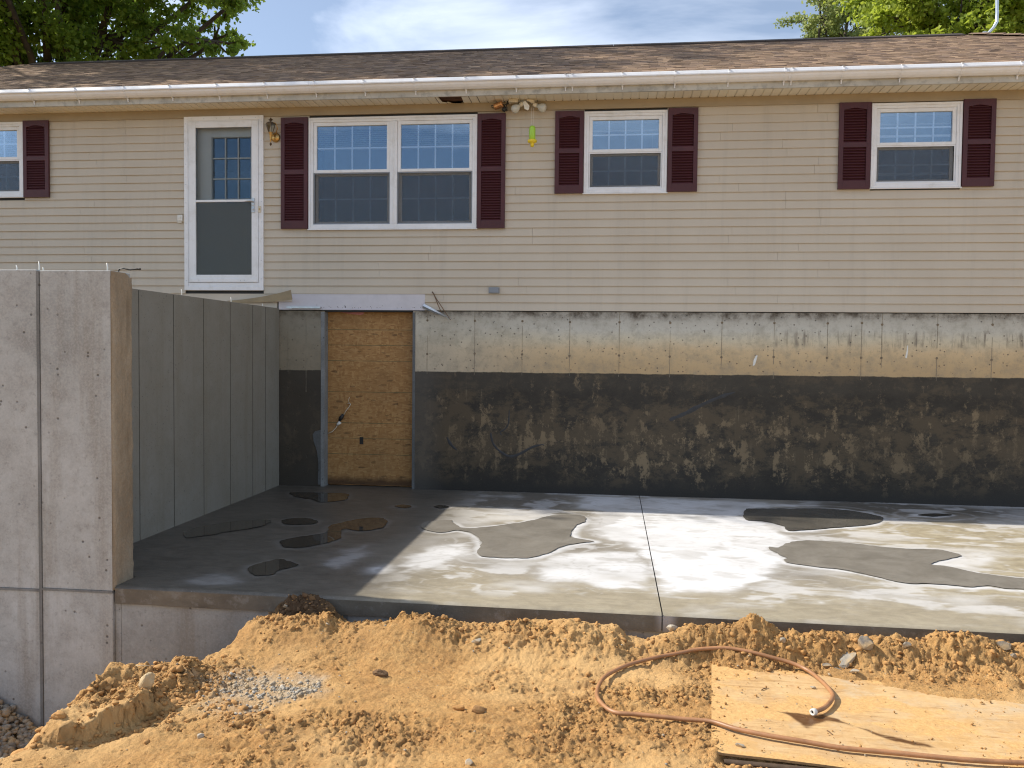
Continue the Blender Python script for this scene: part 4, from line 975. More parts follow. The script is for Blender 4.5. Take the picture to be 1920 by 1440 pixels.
# ------------------------------------------------------------------ windows and shutters
def window(x0, x1, z0, z1, kind):
    """kind: 'twin', 'mid', 'low_sash', 'left'"""
    f = MB(); f.ring(x0, x1, z0, z1, .028, -.034, .02); f.ring(x0 + .028, x1 - .028, z0 + .028, z1 - .028, .030, -.026, .03)
    f.box(x0 - .012, x1 + .012, -.040, -.006, z0 - .014, z0 - .001)
    w = f.build('window', TRIM, hs, bevel=.003)
    units = []
    if kind == 'twin':
        xm = (x0 + x1) / 2 + .02
        mu = MB(); mu.box(xm - .045, xm + .045, -.024, .03, z0 + .059, z1 - .059); mu.box(xm - .006, xm + .006, -.030, -.0245, z0 + .06, z1 - .06); mu.build('mullion', TRIM, w, bevel=.003)
        units = [(x0 + .058, xm - .046), (xm + .046, x1 - .058)]
    else: units = [(x0 + .058, x1 - .058)]
    a0, a1 = z0 + .058, z1 - .058
    for (u0, u1) in units:
        zm = (a0 + a1) / 2 + (.0 if kind != 'twin' else .01)
        # upper sash, outside
        s = MB(); s.ring(u0 + .001, u1 - .001, zm, a1 - .001, .042, -.014, .028, wb=.036); s.build('sash', TRIM, w, bevel=.003)
        # lower sash, inside
        s = MB(); s.ring(u0 + .012, u1 - .012, a0 + .006, zm - .002, .036, .032, .06); s.build('sash', TRIM, w, bevel=.003)
        gx0, gx1 = u0 + .044, u1 - .044
        for (g0, g1, yy) in ((zm + .036, a1 - .043, .010), (a0 + .042, zm - .038, .046)):
            MB().box(gx0 + (.004 if yy > .03 else 0), gx1, yy, yy + .004, g0, g1).build('pane', GLASS, w)
            gr = MB()
            for i in (1, 2, 3):
                xg = gx0 + (gx1 - gx0) * i / 4; gr.box(xg - .0095, xg + .0095, yy + .0045, yy + .012, g0, g1)
            zg = g0 + (g1 - g0) * (.5 if yy > .03 else .5); 
            xs4 = [gx0] + [gx0 + (gx1 - gx0) * i / 4 for i in (1, 2, 3)] + [gx1]
            for i in range(4): gr.box(xs4[i] + (.0095 if i else 0), xs4[i + 1] - (.0095 if i < 3 else 0), yy + .0045, yy + .012, zg - .009, zg + .009)
            gr.build('grille', GRILLE, w)
        # half screen in front of the lower sash
        sf_ = MB(); sf_.ring(u0 + .002, u1 - .002, a0 + .001, zm - .001, .014, -.010, -.002); sf_.build('screen_frame', GREYP if kind == 'twin' else TRIM, w)
        MB().box(u0 + .016, u1 - .016, -.006, -.0055, a0 + .015, zm - .015).build('insect_screen', SCREEN, w)
        if kind == 'low_sash':
            e = MB(); e.box(gx0, gx1, .034, .058, zm + .105, zm + .130); e.box(gx0, gx1, .07, .085, a0 + .10, a0 + .13); e.build('sash_rail', TRIM, w)
        # blind: head rail and stacked slats behind the glass
        bl = MB(); tops = a1 - .02; hgt = {'twin': .27, 'mid': .11, 'low_sash': .12, 'left': .45}[kind]
        bl.box(u0 + .03, u1 - .03, .085, .115, tops - .04, tops)
        nsl = int(hgt / (.030 if kind in ('twin', 'left') else .010)); dz = (hgt - .045) / max(nsl, 1)
        for i in range(nsl):
            zz0 = tops - .045 - i * dz
            bl.add([(u0 + .035, .085, zz0 - .012), (u1 - .035, .085, zz0 - .012), (u1 - .035, .110, zz0 + .004), (u0 + .035, .110, zz0 + .004)], [(0, 1, 2, 3)])
        bl.box(u0 + .035, u1 - .035, .086, .110, tops - hgt - .03, tops - hgt - .012)
        bl.build('blind', BLIND, w)
        if kind in ('mid', 'low_sash'):
            cd = MB(); cd.box(u1 - .115, u1 - .112, .08, .083, zm - .1, tops - .05); cd.build('blind_cord', BLIND, w)
        cu = MB(); cu.box(u0 - .05, u1 + .05, .55, .56, a0 - .1, zm + .5); cu.build('inner_curtain', CURT, w)
    return w
window(-2.582, -.435, 3.26, 4.648, 'twin')
window(.873, 1.866, 3.672, 4.649, 'mid')
window(4.208, 5.210, 3.694, 4.668, 'low_sash')
window(-7.46, -6.455, 3.713, 4.683, 'left')

lou = MB(); lou.add([(-.5, -.017, -.013), (.5, -.017, -.013), (.5, .004, .012), (-.5, .004, .012), (-.5, -.017, -.016), (.5, -.017, -.016), (.5, .004, .009), (-.5, .004, .009)], [(0, 1, 2, 3), (7, 6, 5, 4), (4, 5, 1, 0), (1, 5, 6, 2), (3, 2, 6, 7), (0, 3, 7, 4)])
lou_me = lou.mesh('louver'); lou_me.materials.append(SHUT)
def shutter(x0, x1, z0, z1, mid_z):
    yb, yf = -.018, -.048; st = .050
    m = MB(); m.box(x0, x0 + st, yf, yb, z0, z1); m.box(x1 - st, x1, yf, yb, z0, z1)
    m.box(x0 + st, x1 - st, yf, yb, z0, z0 + .095); m.box(x0 + st, x1 - st, yf, yb, mid_z - .028, mid_z + .028)
    # arched top rail
    n = 8; pts = [(x0 + st, yf, z1), (x0 + st, yf, z1 - .085)]
    for i in range(1, n):
        t = i / n; pts.append((x0 + st + (x1 - x0 - 2 * st) * t, yf, z1 - .085 + .020 * math.sin(math.pi * t) ** 1.5))
    pts += [(x1 - st, yf, z1 - .085), (x1 - st, yf, z1)]
    m.poly(pts, (0, yb - yf, 0))
    m.box(x0 + st, x1 - st, yb - .003, yb - .0005, z0 + .095, z1 - .05)
    s = m.build('shutter', SHUT, hs, bevel=.0025)
    xc = (x0 + x1) / 2; wd = x1 - x0 - 2 * st - .002
    for (a, b) in ((z0 + .095, mid_z - .028), (mid_z + .028, z1 - .056)):
        n = max(1, round((b - a) / .0315)); d = (b - a) / n
        for i in range(n):
            zz0 = a + (i + .5) * d
            ww = wd if zz0 < z1 - .10 else wd * .7
            link('louver', lou_me, SHUT, s, (xc, -.0285, zz0), None, (ww, 1, 1))
shutter(-2.938, -2.588, 3.264, 4.655, 3.972)
shutter(-.431, -.085, 3.254, 4.649, 3.975)
shutter(.522, .868, 3.668, 4.658, 4.178)
shutter(1.873, 2.224, 3.674, 4.664, 4.178)
shutter(3.842, 4.200, 3.680, 4.681, 4.19)
shutter(5.217, 5.568, 3.694, 4.687, 4.20)
shutter(-6.447, -6.090, 3.697, 4.692, 4.2)

# ------------------------------------------------------------------ storm door
d = MB(); X0, X1, D0, D1 = -4.232, -3.174, 2.488, 4.696
d.ring(X0, X1, D0, D1, .052, -.036, .03); d.box(X0 + .052, X1 - .052, -.030, .03, D0 + .052, D0 + .095)
d.ring(X0 + .052, X1 - .052, D0 + .095, D1 - .052, .014, -.028, .02, wb=.006)
door = d.build('storm_door', TRIM, hs, bevel=.003)
d = MB(); d.ring(X0 + .068, X1 - .068, D0 + .104, D1 - .068, .088, -.034, .0, wb=.095, wt=.075); d.build('door_leaf', TRIM, door, bevel=.004)
d = MB(); d.box(X0 + .072, X1 - .072, -.040, -.0345, D0 + .106, D0 + .150); d.build('sweep', TRIM, door, bevel=.002)
gx0, gx1 = X0 + .156, X1 - .156; gz0, gz1 = D0 + .199, D1 - .143
d = MB(); d.box(gx0, gx1, -.036, -.006, 3.612, 3.640); d.build('meeting_rail', TRIM, door, bevel=.003)
MB().box(gx0, gx1, -.016, -.012, gz0, 3.612).build('pane', DGLASS, door); MB().box(gx0, gx1, -.024, -.020, 3.640, gz1).build('pane', DGLASS, door)
MB().box(gx0, gx1, -.010, -.0095, gz0, 3.61).build('insect_screen', m_screen('storm_screen', (.40, .39, .37), .50), door)
hd = MB(); hd.box(-3.325, -3.285, -.046, -.034, 3.565, 3.655); hd.box(-3.325, -3.285, -.046, -.034, 3.475, 3.553); hd.tube([(-3.305, -.046, 3.61), (-3.305, -.078, 3.61), (-3.335, -.082, 3.612), (-3.395, -.080, 3.607)], [.010, .010, .009, .007], 8)
hd.lathe([(0, -.010), (.014, -.010), (.014, .008), (0, .010)], (-3.305, -.05, 3.513), 12, rot=Matrix.Rotation(math.pi / 2, 3, 'X')); hd.build('handle', METAL, door, bevel=.002)
sc_ = MB()
for z in np.linspace(D0 + .15, D1 - .1, 9):
    for x in (X0 + .026, X1 - .026): sc_.lathe([(0, -.002), (.006, -.002), (.005, .002), (0, .002)], (x, -.037, z + random.uniform(-.03, .03)), 8, rot=Matrix.Rotation(math.pi / 2, 3, 'X'))
for x in np.linspace(X0 + .1, X1 - .1, 6): sc_.lathe([(0, -.002), (.005, -.002), (.004, .002), (0, .002)], (x, -.037, D1 - .028), 8, rot=Matrix.Rotation(math.pi / 2, 3, 'X'))
for x in (X0 + .2, X1 - .25, X1 - .3): sc_.lathe([(0, -.002), (.006, -.002), (.005, .002), (0, .002)], (x, -.0405, D0 + .128), 8, rot=Matrix.Rotation(math.pi / 2, 3, 'X'))
sc_.build('screw_heads', METAL, door)['kind'] = 'stuff'
# wooden entry door behind, with a nine-lite window and two raised panels
idr = MB(); lx0, lx1, lz0, lz1 = -3.905, -3.385, 3.60, 4.45
idr.box(-4.13, lx0, .075, .115, 2.53, 4.63); idr.box(lx1, -3.27, .075, .115, 2.53, 4.63); idr.box(lx0, lx1, .075, .115, 2.53, lz0); idr.box(lx0, lx1, .075, .115, lz1, 4.63)
idr.ring(lx0 - .03, lx1 + .03, lz0 - .03, lz1 + .03, .028, .062, .074)
inner = idr.build('entry_door', DOORP, door, bevel=.004)
for px0, px1 in ((-3.95, -3.68), (-3.60, -3.33)):
    q = MB(); q.ring(px0, px1, 2.72, 3.42, .022, .066, .0745); q.box(px0 + .05, px1 - .05, .066, .0745, 2.77, 3.37); q.build('door_panel', DOORP, door, bevel=.004)
q = MB()
for i in (1, 2):
    x = lx0 + (lx1 - lx0) * i / 3; q.box(x - .008, x + .008, .085, .100, lz0, lz1)
for i in (1, 2, 3):
    z = lz1 - (lz1 - lz0) * i / 3.25
    for k in range(3):
        xa = lx0 + (lx1 - lx0) * k / 3; xb = lx0 + (lx1 - lx0) * (k + 1) / 3; q.box(xa + (.008 if k else 0), xb - (.008 if k < 2 else 0), .086, .099, z - .008, z + .008)
q.build('lite_grille', DOORP, door)
MB().box(lx0, lx1, .104, .108, lz0, lz1).build('pane', LITEGLASS, door)
# door frame pocket
q = MB(); q.box(X0 + .052, X0 + .10, .031, .12, D0, D1); q.box(X1 - .10, X1 - .052, .031, .12, D0, D1); q.build('door_stop', DOORP, door)

# ------------------------------------------------------------------ things on the facade
# boarded basement doorway
pn = MB(); pn.box(-2.376, -1.239, .125, .137, .012, 2.232)
osb = pn.build('strand_board', OSB, None); tag(osb, 'upright sheet of tan strand board closing the basement doorway', 'wood panel')
kx = MB(); kx.box(-1.952, -1.904, .119, .1245, .535, .628); ok_ = kx.build('cutout', BLACK, osb)
cdg = thing('power_cord', 'thin white cord with a dark plug hanging on the strand board door', 'cord', (-2.2, .12, .66))
m = MB(); m.tube([(-2.362, .10, .668), (-2.31, .108, .690), (-2.26, .112, .745), (-2.235, .112, .79)], .0055, 6); m.tube([(-2.165, .11, .90), (-2.135, .11, .955), (-2.085, .112, 1.02), (-2.07, .112, 1.05), (-2.085, .112, 1.062), (-2.11, .112, 1.055)], .0055, 6); m.tube([(-2.09, .115, 1.065), (-2.10, .113, 1.10), (-2.085, .115, 1.14)], .003, 6); m.build('wire', CREAM, cdg, True)
m = MB(); m.tube([(-2.215, .112, .835), (-2.195, .108, .87), (-2.165, .108, .915)], [.02, .028, .018], 8); m.build('plug', BLACK, cdg, True)
m = MB(); m.tube([(-2.245, .112, .78), (-2.205, .108, .815)], [.018, .022], 8); m.build('connector', WHITEP, cdg, True)
# loose strip of siding bent away from the wall
n = 26; m = MB(); vs = []; fs = []
for i in range(n + 1):
    t = i / n; x = -3.66 + t * .95; out = -.02 - .22 * t ** 2.2; zb = 2.335 - .01 * t + .045 * t ** 2; hgt = .022 + .085 * t ** 1.1
    tw = .2 + .9 * t
    y1 = out - .05 * t; z1 = zb + hgt
    vs += [(x, out, zb), (x, y1, z1), (x, out + .003, zb), (x, y1 + .003, z1), (x, out - .012 * t - .002, zb - .014 * t)]
for i in range(n):
    a = i * 5; b = a + 5
    fs += [(a, b, b + 1, a + 1), (a + 3, b + 3, b + 2, a + 2), (a + 1, b + 1, b + 3, a + 3), (a, a + 4, b + 4, b)]
m.add(vs, fs); tag(m.build('siding_strip', TANBACK, None, True), 'loose strip of siding curling away from the wall below the storm door', 'siding strip')
m = MB(); m.extr([(-.055, 2.262), (-.055, 2.285), (-.018, 2.285), (-.018, 2.268)], -2.86, -2.42); m.extr([(-.07, 2.258), (-.07, 2.268), (-.02, 2.268), (-.02, 2.260)], -2.83, -2.78)
tag(m.build('metal_flashing', GALV, None, center=True), 'straight bit of galvanised flashing under the left end of the pale header', 'flashing')
m = MB(); a = Vector((-1.10, -.03, 2.300)); b = Vector((-.73, -.11, 2.135)); dr = (b - a).normalized(); nn = Vector((0, -1, 0)); up = dr.cross(nn).normalized()
if up.z < 0: up = -up
vs = []
for i in range(9):
    t = i / 8; p = a.lerp(b, t); w = .030 * (1 - .75 * t); vs += [p + up * w, p + nn * .016, p - up * w * 1.0, p + nn * .010 - up * w * .4 + Vector((0, .012, 0))]
fs = []
for i in range(8):
    for k in range(4): fs.append((i * 4 + k, i * 4 + (k + 1) % 4, i * 4 + 4 + (k + 1) % 4, i * 4 + 4 + k))
fs += [(3, 2, 1, 0), (32, 33, 34, 35)]
m.add(vs, fs); tag(m.build('bent_flashing', GALV, None, center=True), 'bent shiny flashing strip sagging from the right end of the header', 'flashing')
m = MB(); m.tube([(-.985, -.03, 2.475), (-.96, -.035, 2.44), (-.90, -.06, 2.30), (-.86, -.07, 2.22)], [.008, .006, .005, .005], 6); m.tube([(-.98, -.032, 2.47), (-.93, -.05, 2.39), (-.82, -.09, 2.24), (-.735, -.12, 2.125)], [.007, .005, .005, .004], 6)
tag(m.build('wire_hook', WOODW, None, True, center=True), 'brown bent wire standing against the siding over the shiny flashing', 'wire')
# grey cover plate, bell button, white box
m = MB(); m.box(-.272, -.150, -.052, -.012, 2.462, 2.526); m.box(-.279, -.143, -.018, -.010, 2.456, 2.532); cp = m.build('outlet_cover', GREYP, None, bevel=.004, center=True); tag(cp, 'small grey outlet cover box low on the siding right of the doorway', 'outlet box')
m = MB(); m.box(-3.238, -3.200, -.046, -.0365, 3.475, 3.556); bb = m.build('doorbell', CREAM, None, bevel=.003); tag(bb, 'small cream doorbell on the right jamb of the storm door', 'doorbell')
m = MB(); m.lathe([(0, -.004), (.010, -.004), (.009, .004), (0, .005)], (-3.219, -.047, 3.515), 10, rot=Matrix.Rotation(math.pi / 2, 3, 'X')); m.build('button', BRASS, bb)
m = MB(); m.box(-4.32, -4.258, -.045, -.012, 3.375, 3.452); m.box(-4.305, -4.273, -.053, -.0452, 3.40, 3.43); m.box(-4.328, -4.27, -.03, -.012, 3.352, 3.3745); tag(m.build('hose_bracket', WHITEP, None, bevel=.004, center=True), 'little white plastic bracket on the siding left of the storm door', 'bracket')
# wall lantern
ln = thing('wall_lantern', 'brass coach lantern on the siding between storm door and shutter', 'lantern', (-3.02, -.01, 4.41))
RX = Matrix.Rotation(math.pi / 2, 3, 'X')
m = MB(); m.lathe([(0, -.012), (.055, -.012), (.060, .0), (.045, .012), (.02, .022), (0, .024)], (-3.015, -.020, 4.415), 16, rot=RX); m.build('back_plate', BRASS, ln, True)
m = MB(); m.tube([(-3.015, -.03, 4.42), (-3.02, -.08, 4.425), (-3.035, -.10, 4.43)], .010, 8); m.tube([(-3.01, -.03, 4.45), (-2.975, -.06, 4.52), (-2.985, -.09, 4.575), (-3.03, -.10, 4.585)], .006, 8); m.build('arm', BRASS, ln, True)
c = (-3.045, -.105, 0)
m = MB(); m.lathe([(.0, 4.335), (.008, 4.345), (.012, 4.38), (.016, 4.42), (.022, 4.44), (.026, 4.455), (.030, 4.46), (0, 4.461)], c, 12); m.build('candle_stem', BRASS, ln, True)
m = MB(); m.lathe([(.0, 4.285), (.017, 4.312), (.008, 4.33), (.0, 4.336)], c, 4); m.build('drop_finial', DBRASS, ln)
m = MB(); m.lathe([(.030, 4.462), (.062, 4.56)], c, 6); m.f = m.f[:-2]; m.build('shade', BULBG, ln)
m = MB()
for k in range(6):
    th = 2 * math.pi * k / 6; m.tube([(c[0] + .030 * math.cos(th), c[1] + .030 * math.sin(th), 4.462), (c[0] + .062 * math.cos(th), c[1] + .062 * math.sin(th), 4.56)], .0035, 5)
m.lathe([(.066, 4.558), (.064, 4.566), (.030, 4.585), (.012, 4.592), (0, 4.593)], c, 6); m.build('cage', DBRASS, ln)
m = MB(); m.lathe([(.006, 4.59), (.010, 4.60), (.032, 4.615), (.012, 4.628), (.0, 4.645)], c, 4); m.build('finial', DBRASS, ln)
m = MB(); m.lathe([(.0, 4.462), (.012, 4.466), (.015, 4.49), (.010, 4.515), (0, 4.525)], c, 10); m.build('bulb', BULB, ln, True)
# can lamp under the soffit
cl = thing('can_light', 'copper coloured can lamp dangling from the soffit above the wide window shutter', 'lamp', (-.17, -.12, 4.70))
rt = Matrix.Rotation(math.radians(72), 3, 'Y') @ Matrix.Rotation(math.radians(12), 3, 'X')
m = MB(); m.lathe([(0, -.052), (.034, -.052), (.036, -.03), (.036, .04), (.039, .045), (.039, .055), (.030, .055), (.0, .048)], (-.165, -.12, 4.718), 16, rot=rt); m.build('lamp_can', COPPER, cl, True)
m = MB(); m.lathe([(0, -.02), (.022, -.02), (.030, .0), (.026, .03), (0, .036)], (-.098, -.105, 4.672), 12, rot=Matrix.Rotation(math.radians(40), 3, 'Y')); m.tube([(-.075, -.10, 4.655), (-.05, -.11, 4.665), (-.052, -.115, 4.695), (-.08, -.11, 4.70)], .004, 6); m.build('socket', BLACK, cl, True)
m = MB(); m.tube([(-.20, -.11, 4.735), (-.255, -.10, 4.725), (-.245, -.10, 4.70), (-.20, -.11, 4.69)], .005, 6); m.tube([(-.11, -.10, 4.74), (-.08, -.09, 4.70), (-.06, -.06, 4.785)], .007, 6); m.tube([(-.13, -.10, 4.72), (-.05, -.09, 4.745), (-.01, -.07, 4.786)], .005, 6); m.build('bracket', BLACK, cl, True)
# twin flood light
fl = thing('flood_light', 'broken twin flood light with two frosted bulbs hanging from the soffit', 'lamp', (.18, -.12, 4.72))
m = MB(); m.box(-.035, .075, -.17, -.09, 4.742, 4.786); m.build('junction_cover', CREAM, fl, bevel=.004)
def floodbulb(cx, cz, ang, y):
    r_ = Matrix.Rotation(math.radians(ang), 3, 'Y')
    m = MB(); m.lathe([(0, -.005), (.018, -.005), (.021, .012), (.038, .032), (.049, .055), (.052, .078), (.046, .100), (.029, .114), (0, .119)], (cx, y, cz), 18, rot=r_); m.build('bulb', BULB, fl, True)
    m = MB(); m.lathe([(0, -.05), (.02, -.05), (.026, -.04), (.026, -.002), (.0, 0)], (cx, y, cz), 12, rot=r_); m.build('lamp_holder', CREAM, fl, True)
floodbulb(.098, 4.712, -125, -.13); floodbulb(.305, 4.706, 112, -.12)
m = MB(); m.poly([(.135, -.15, 4.745), (.165, -.16, 4.755), (.195, -.15, 4.73), (.215, -.15, 4.70), (.21, -.15, 4.665), (.195, -.15, 4.648), (.155, -.15, 4.668), (.145, -.15, 4.71)], (0, .02, 0)); m.build('hanging_plate', WHITEP, fl)
m = MB(); m.poly([(.17, -.13, 4.775), (.20, -.14, 4.783), (.275, -.14, 4.772), (.27, -.13, 4.74), (.235, -.13, 4.735), (.225, -.13, 4.75)], (0, .03, 0)); m.tube([(.14, -.1, 4.75), (.15, -.08, 4.786)], .006, 6); m.tube([(.25, -.1, 4.75), (.245, -.08, 4.786)], .006, 6); m.build('mount_plate', CREAM, fl)
# hummingbird feeder
fd = thing('bird_feeder', 'lime green tube bird feeder with yellow base hanging before the siding', 'bird feeder', (.26, -.20, 4.2))
m = MB(); m.tube([(.245, -.185, 4.665), (.249, -.20, 4.45)], .0012, 5); m.tube([(.272, -.185, 4.665), (.268, -.20, 4.45)], .0012, 5); m.build('string', WHITEP, fd)
m = MB(); m.lathe([(0, 4.446), (.022, 4.444), (.033, 4.432), (.038, 4.41), (.038, 4.285), (.034, 4.278), (0, 4.277)][::-1], (.259, -.20, 0), 18); m.build('nectar_tube', LIME, fd, True)
m = MB(); m.lathe([(0, 4.196), (.020, 4.198), (.022, 4.225), (.022, 4.240), (.048, 4.246), (.056, 4.256), (.056, 4.274), (.044, 4.284), (0, 4.285)], (.259, -.20, 0), 18)
for k in range(5):
    th = 2 * math.pi * k / 5 - 1.2; m.lathe([(0, -.006), (.010, -.005), (.006, .004), (0, .006)], (.259 + .053 * math.cos(th), -.20 + .053 * math.sin(th), 4.266), 7, rot=Matrix.Rotation(th, 3, 'Z') @ Matrix.Rotation(math.pi / 2, 3, 'Y'))
m.build('feeder_base', YELL, fd, True)
# vent pipe behind the right end of the ridge
m = MB(); m.tube([(6.90, 3.75, 6.66), (6.98, 3.75, 6.76), (7.07, 3.75, 6.86), (7.115, 3.75, 6.95), (7.115, 3.75, 7.1), (7.10, 3.75, 7.5), (7.06, 3.75, 8.3)], .024, 10)
m.lathe([(.07, 6.70), (.045, 6.76), (.03, 6.80), (0, 6.80)], (6.94, 3.75, 0), 12)
tag(m.build('mast_pipe', GALV, None, True, center=True), 'bent galvanised mast pipe rising from the right end of the ridge', 'pipe')

# ------------------------------------------------------------------ foreground things
def zg(x, y): return float(ground_z(np.array([x]), np.array([y]))[0])
# sheet of weathered board lying on the sand
nu, nv = 260, 130; U, Vv = np.meshgrid(np.linspace(0, 2.44, nu), np.linspace(0, 1.22, nv))
SX = OSB_O[0] + U * OSB_U[0] + Vv * OSB_V[0]; SY = OSB_O[1] + U * OSB_U[1] + Vv * OSB_V[1]
SZt = -.200 + .006 * fbm(U * 1.1, Vv * 1.1, 400, 2) - .006 * Vv + .0010 * fbm(U * 30, Vv * 30, 401, 2) + .012 * sstep(.75, 1.22, Vv) * sstep(1.0, .2, U)
ux, vx = osb_uv(np.array(2.33), np.array(-5.80))
wet = sdf_poly(SX + .02 * fbm(SX * 12, SY * 12, 410, 3), SY + .02 * fbm(SX * 12, SY * 12, 411, 3), [(2.16, -5.73), (2.30, -5.75), (2.40, -5.74), (2.47, -5.79), (2.53, -5.86), (2.46, -5.845), (2.40, -5.83), (2.33, -5.86), (2.28, -5.93), (2.265, -5.86), (2.23, -5.79)])
wet = np.minimum(wet, sdf_poly(SX, SY + .02 * fbm(SX * 14, SY * 14, 412, 3), [(2.54, -5.87), (2.62, -5.93), (2.74, -5.985), (2.84, -6.03), (2.86, -6.065), (2.76, -6.05), (2.66, -6.00), (2.58, -5.93)]))
wet = sstep(.012, -.012, wet)
ed_ = np.minimum(np.minimum(U, 2.44 - U), np.minimum(Vv, 1.22 - Vv)) + .10 * fbm(U * 3, Vv * 3, 420, 5, .6) + .03 * fbm(U * 18, Vv * 18, 421, 3)
dust = np.clip(.18 + .25 * fbm(U * 9, Vv * 11, 426, 4) + sstep(.09, .0, ed_) + sstep(.14, .34, fbm(U * 2.1, Vv * 3.3, 422, 6, .62)) * .8 + sstep(1.0, 2.0, U + .5 * fbm(U * 2, Vv * 2, 423, 4)) * .65 * sstep(-.15, .2, fbm(U * 4, Vv * 6, 424, 5, .6)), 0, 1)
sheet = link('strand_board', grid_mesh('strand_board_sheet', SX, SY, SZt, dict(wet=wet, dust=dust)), OSBG); tag(sheet, 'weathered dusty strand board sheet lying flat on the sand under the hose end', 'wood panel')
m = MB()
def zs(u, v): 
    i = min(int(u / 2.44 * (nu - 1)), nu - 1); j = min(int(v / 1.22 * (nv - 1)), nv - 1); return float(SZt[j, i])
edge = [(u, 0.0) for u in np.linspace(0, 2.44, 25)] + [(2.44, v) for v in np.linspace(.05, 1.22, 12)] + [(u, 1.22) for u in np.linspace(2.40, 0, 25)] + [(0.0, v) for v in np.linspace(1.17, .05, 12)]
ring_ = []
for u, v in edge:
    p = OSB_O + u * OSB_U + v * OSB_V; ring_.append((p[0], p[1], zs(u, v)))
n = len(ring_); m.add(ring_ + [(x, y, z - .012) for x, y, z in ring_], [(i, i + n, (i + 1) % n + n, (i + 1) % n) for i in range(n)])
m.build('sheet_edge', m_plain('board_edge', (.30, .19, .09), .9, .3, 40), sheet)
# dust and chips on the sheet are part of the stuff
q = np.stack([rng.uniform(0, 2.44, 420), rng.uniform(0, 1.2, 420)], -1); q = OSB_O + q[:, :1] * OSB_U + q[:, 1:] * OSB_V
q = np.concatenate([q, np.full((len(q), 1), .022)], 1)
dd = np.exp(-(((q[:, 0] - 2.1) / .2) ** 2 + ((q[:, 1] + 5.6) / .18) ** 2)) + .25
q = q[rng.uniform(size=len(q)) < dd]
qs = np.stack([rng.uniform(0, 2.44, 2400), 1.22 * rng.uniform(size=2400)], -1); de = np.minimum(np.minimum(qs[:, 0], qs[:, 1] * .8), 1.22 - qs[:, 1])
qs = qs[rng.uniform(size=len(qs)) < .10 + .9 * np.exp(-(de / .07)) + .3 * (qs[:, 0] > 1.3)][:1300]; qs = OSB_O + qs[:, :1] * OSB_U + qs[:, 1:] * OSB_V; qs = np.concatenate([qs, np.full((len(qs), 1), .020)], 1)
scatter('crumbs_on_board', CLOD, qs, .003 + .010 * rng.uniform(size=len(qs)) ** 4, rng.uniform(0, .3, len(qs)), I1, .6, .9, 67, sink=.15)
scatter('grit_on_board', GREY, q, .0025 + .004 * rng.uniform(size=len(q)) ** 2, rng.uniform(0, .6, len(q)), I1, .3, .9, 61, sink=.1)
# hose
HP = [(3.771,-6.173,-0.185),(3.378,-6.206,-0.184),(3.205,-6.223,-0.183),(3.027,-6.231,-0.183),(2.869,-6.226,-0.184),(2.632,-6.205,-0.183),(2.388,-6.189,-0.182),(2.228,-6.152,-0.181),(2.066,-6.110,-0.177),(1.901,-6.041,-0.175),(1.788,-5.952,-0.192),(1.647,-5.920,-0.203),(1.421,-5.881,-0.214),(1.284,-5.860,-0.206),(1.208,-5.736,-0.214),(1.185,-5.594,-0.216),(1.216,-5.400,-0.218),(1.286,-5.280,-0.205),(1.391,-5.186,-0.190),(1.555,-5.098,-0.170),(1.718,-5.045,-0.148),(1.824,-5.028,-0.128),(1.970,-5.022,-0.112),(2.098,-5.040,-0.118),(2.233,-5.068,-0.148),(2.357,-5.098,-0.176),(2.447,-5.163,-0.182),(2.494,-5.319,-0.182),(2.510,-5.474,-0.182),(2.494,-5.572,-0.182),(2.422,-5.706,-0.180),(2.345,-5.780,-0.178)]
hp = catmull(HP, 6); hp = [Vector(p) for p in hp]
for p in hp:
    u, v = osb_uv(p.x, p.y); lo = float(ground_z(np.array([p.x]), np.array([p.y]), False)[0]) + .014
    if 0 < u and 0 < v < 1.22: lo = zs(u, v) + .0125
    p.z = max(p.z, lo)
zs_s = [hp[max(0, min(len(hp) - 1, i))].z for i in range(len(hp))]
for i, p in enumerate(hp):
    w = zs_s[max(0, i - 11):i + 12]; p.z = sum(w) / len(w)
hose = thing('garden_hose', 'rose brown rubber hose looping over the sand onto the board', 'hose', tuple(hp[-1]))
m = MB(); m.tube(hp, .0122, 12); m.build('hose_pipe', HOSE, hose, True)
e0 = hp[-1]; ed = (hp[-1] - hp[-3]).normalized()
m = MB(); q = ed.to_track_quat('Z', 'Y').to_matrix()
m.lathe([(.0124, -.014), (.0175, -.012), (.0185, .010), (.0170, .013), (.0095, .013), (.0088, .006), (0, .005)], e0, 16, rot=q); m.build('ferrule', FERR, hose, True)
m = MB(); m.lathe([(0, .0055), (.0086, .0056), (.0086, .0070), (0, .0072)], e0, 12, rot=q); m.build('hose_bore', BLACK, hose)

# single stones and chunks one can point at
def rock(name, label, cat, x, y, size, mat, seed, tone=0.0, sink=.3, base=I3, rough=.35, angular=.9, rz=0.0, tilt=None, dz=0.0, group=None):
    v = lump(size, seed, base, rough, angular)
    me = bpy.data.meshes.new(name); me.from_pydata([tuple(p) for p in v], [], [tuple(int(q) for q in f) for f in base[1]]); me.update()
    at = me.attributes.new('tone', 'FLOAT', 'POINT'); at.data.foreach_set('value', np.full(len(v), tone, np.float32))
    z = zg(x, y)
    u, vv = osb_uv(x, y)
    if 0 < u < 2.44 and 0 < vv < 1.22: z = max(z, zs(u, vv))
    o = link(name, me, mat, None, (x, y, z + size[2] * (1 - 2 * sink) + dz), (tilt[0], tilt[1], rz) if tilt else (0, 0, rz))
    return tag(o, label, cat, group)
rock('concrete_chunk', 'tilted grey slab of broken concrete leaning on the berm, dark hollow below', 'rubble', 2.705, -5.03, (.095, .05, .020), GREY, 501, .5, .1, rz=.55, tilt=(.25, -.62), dz=.004)
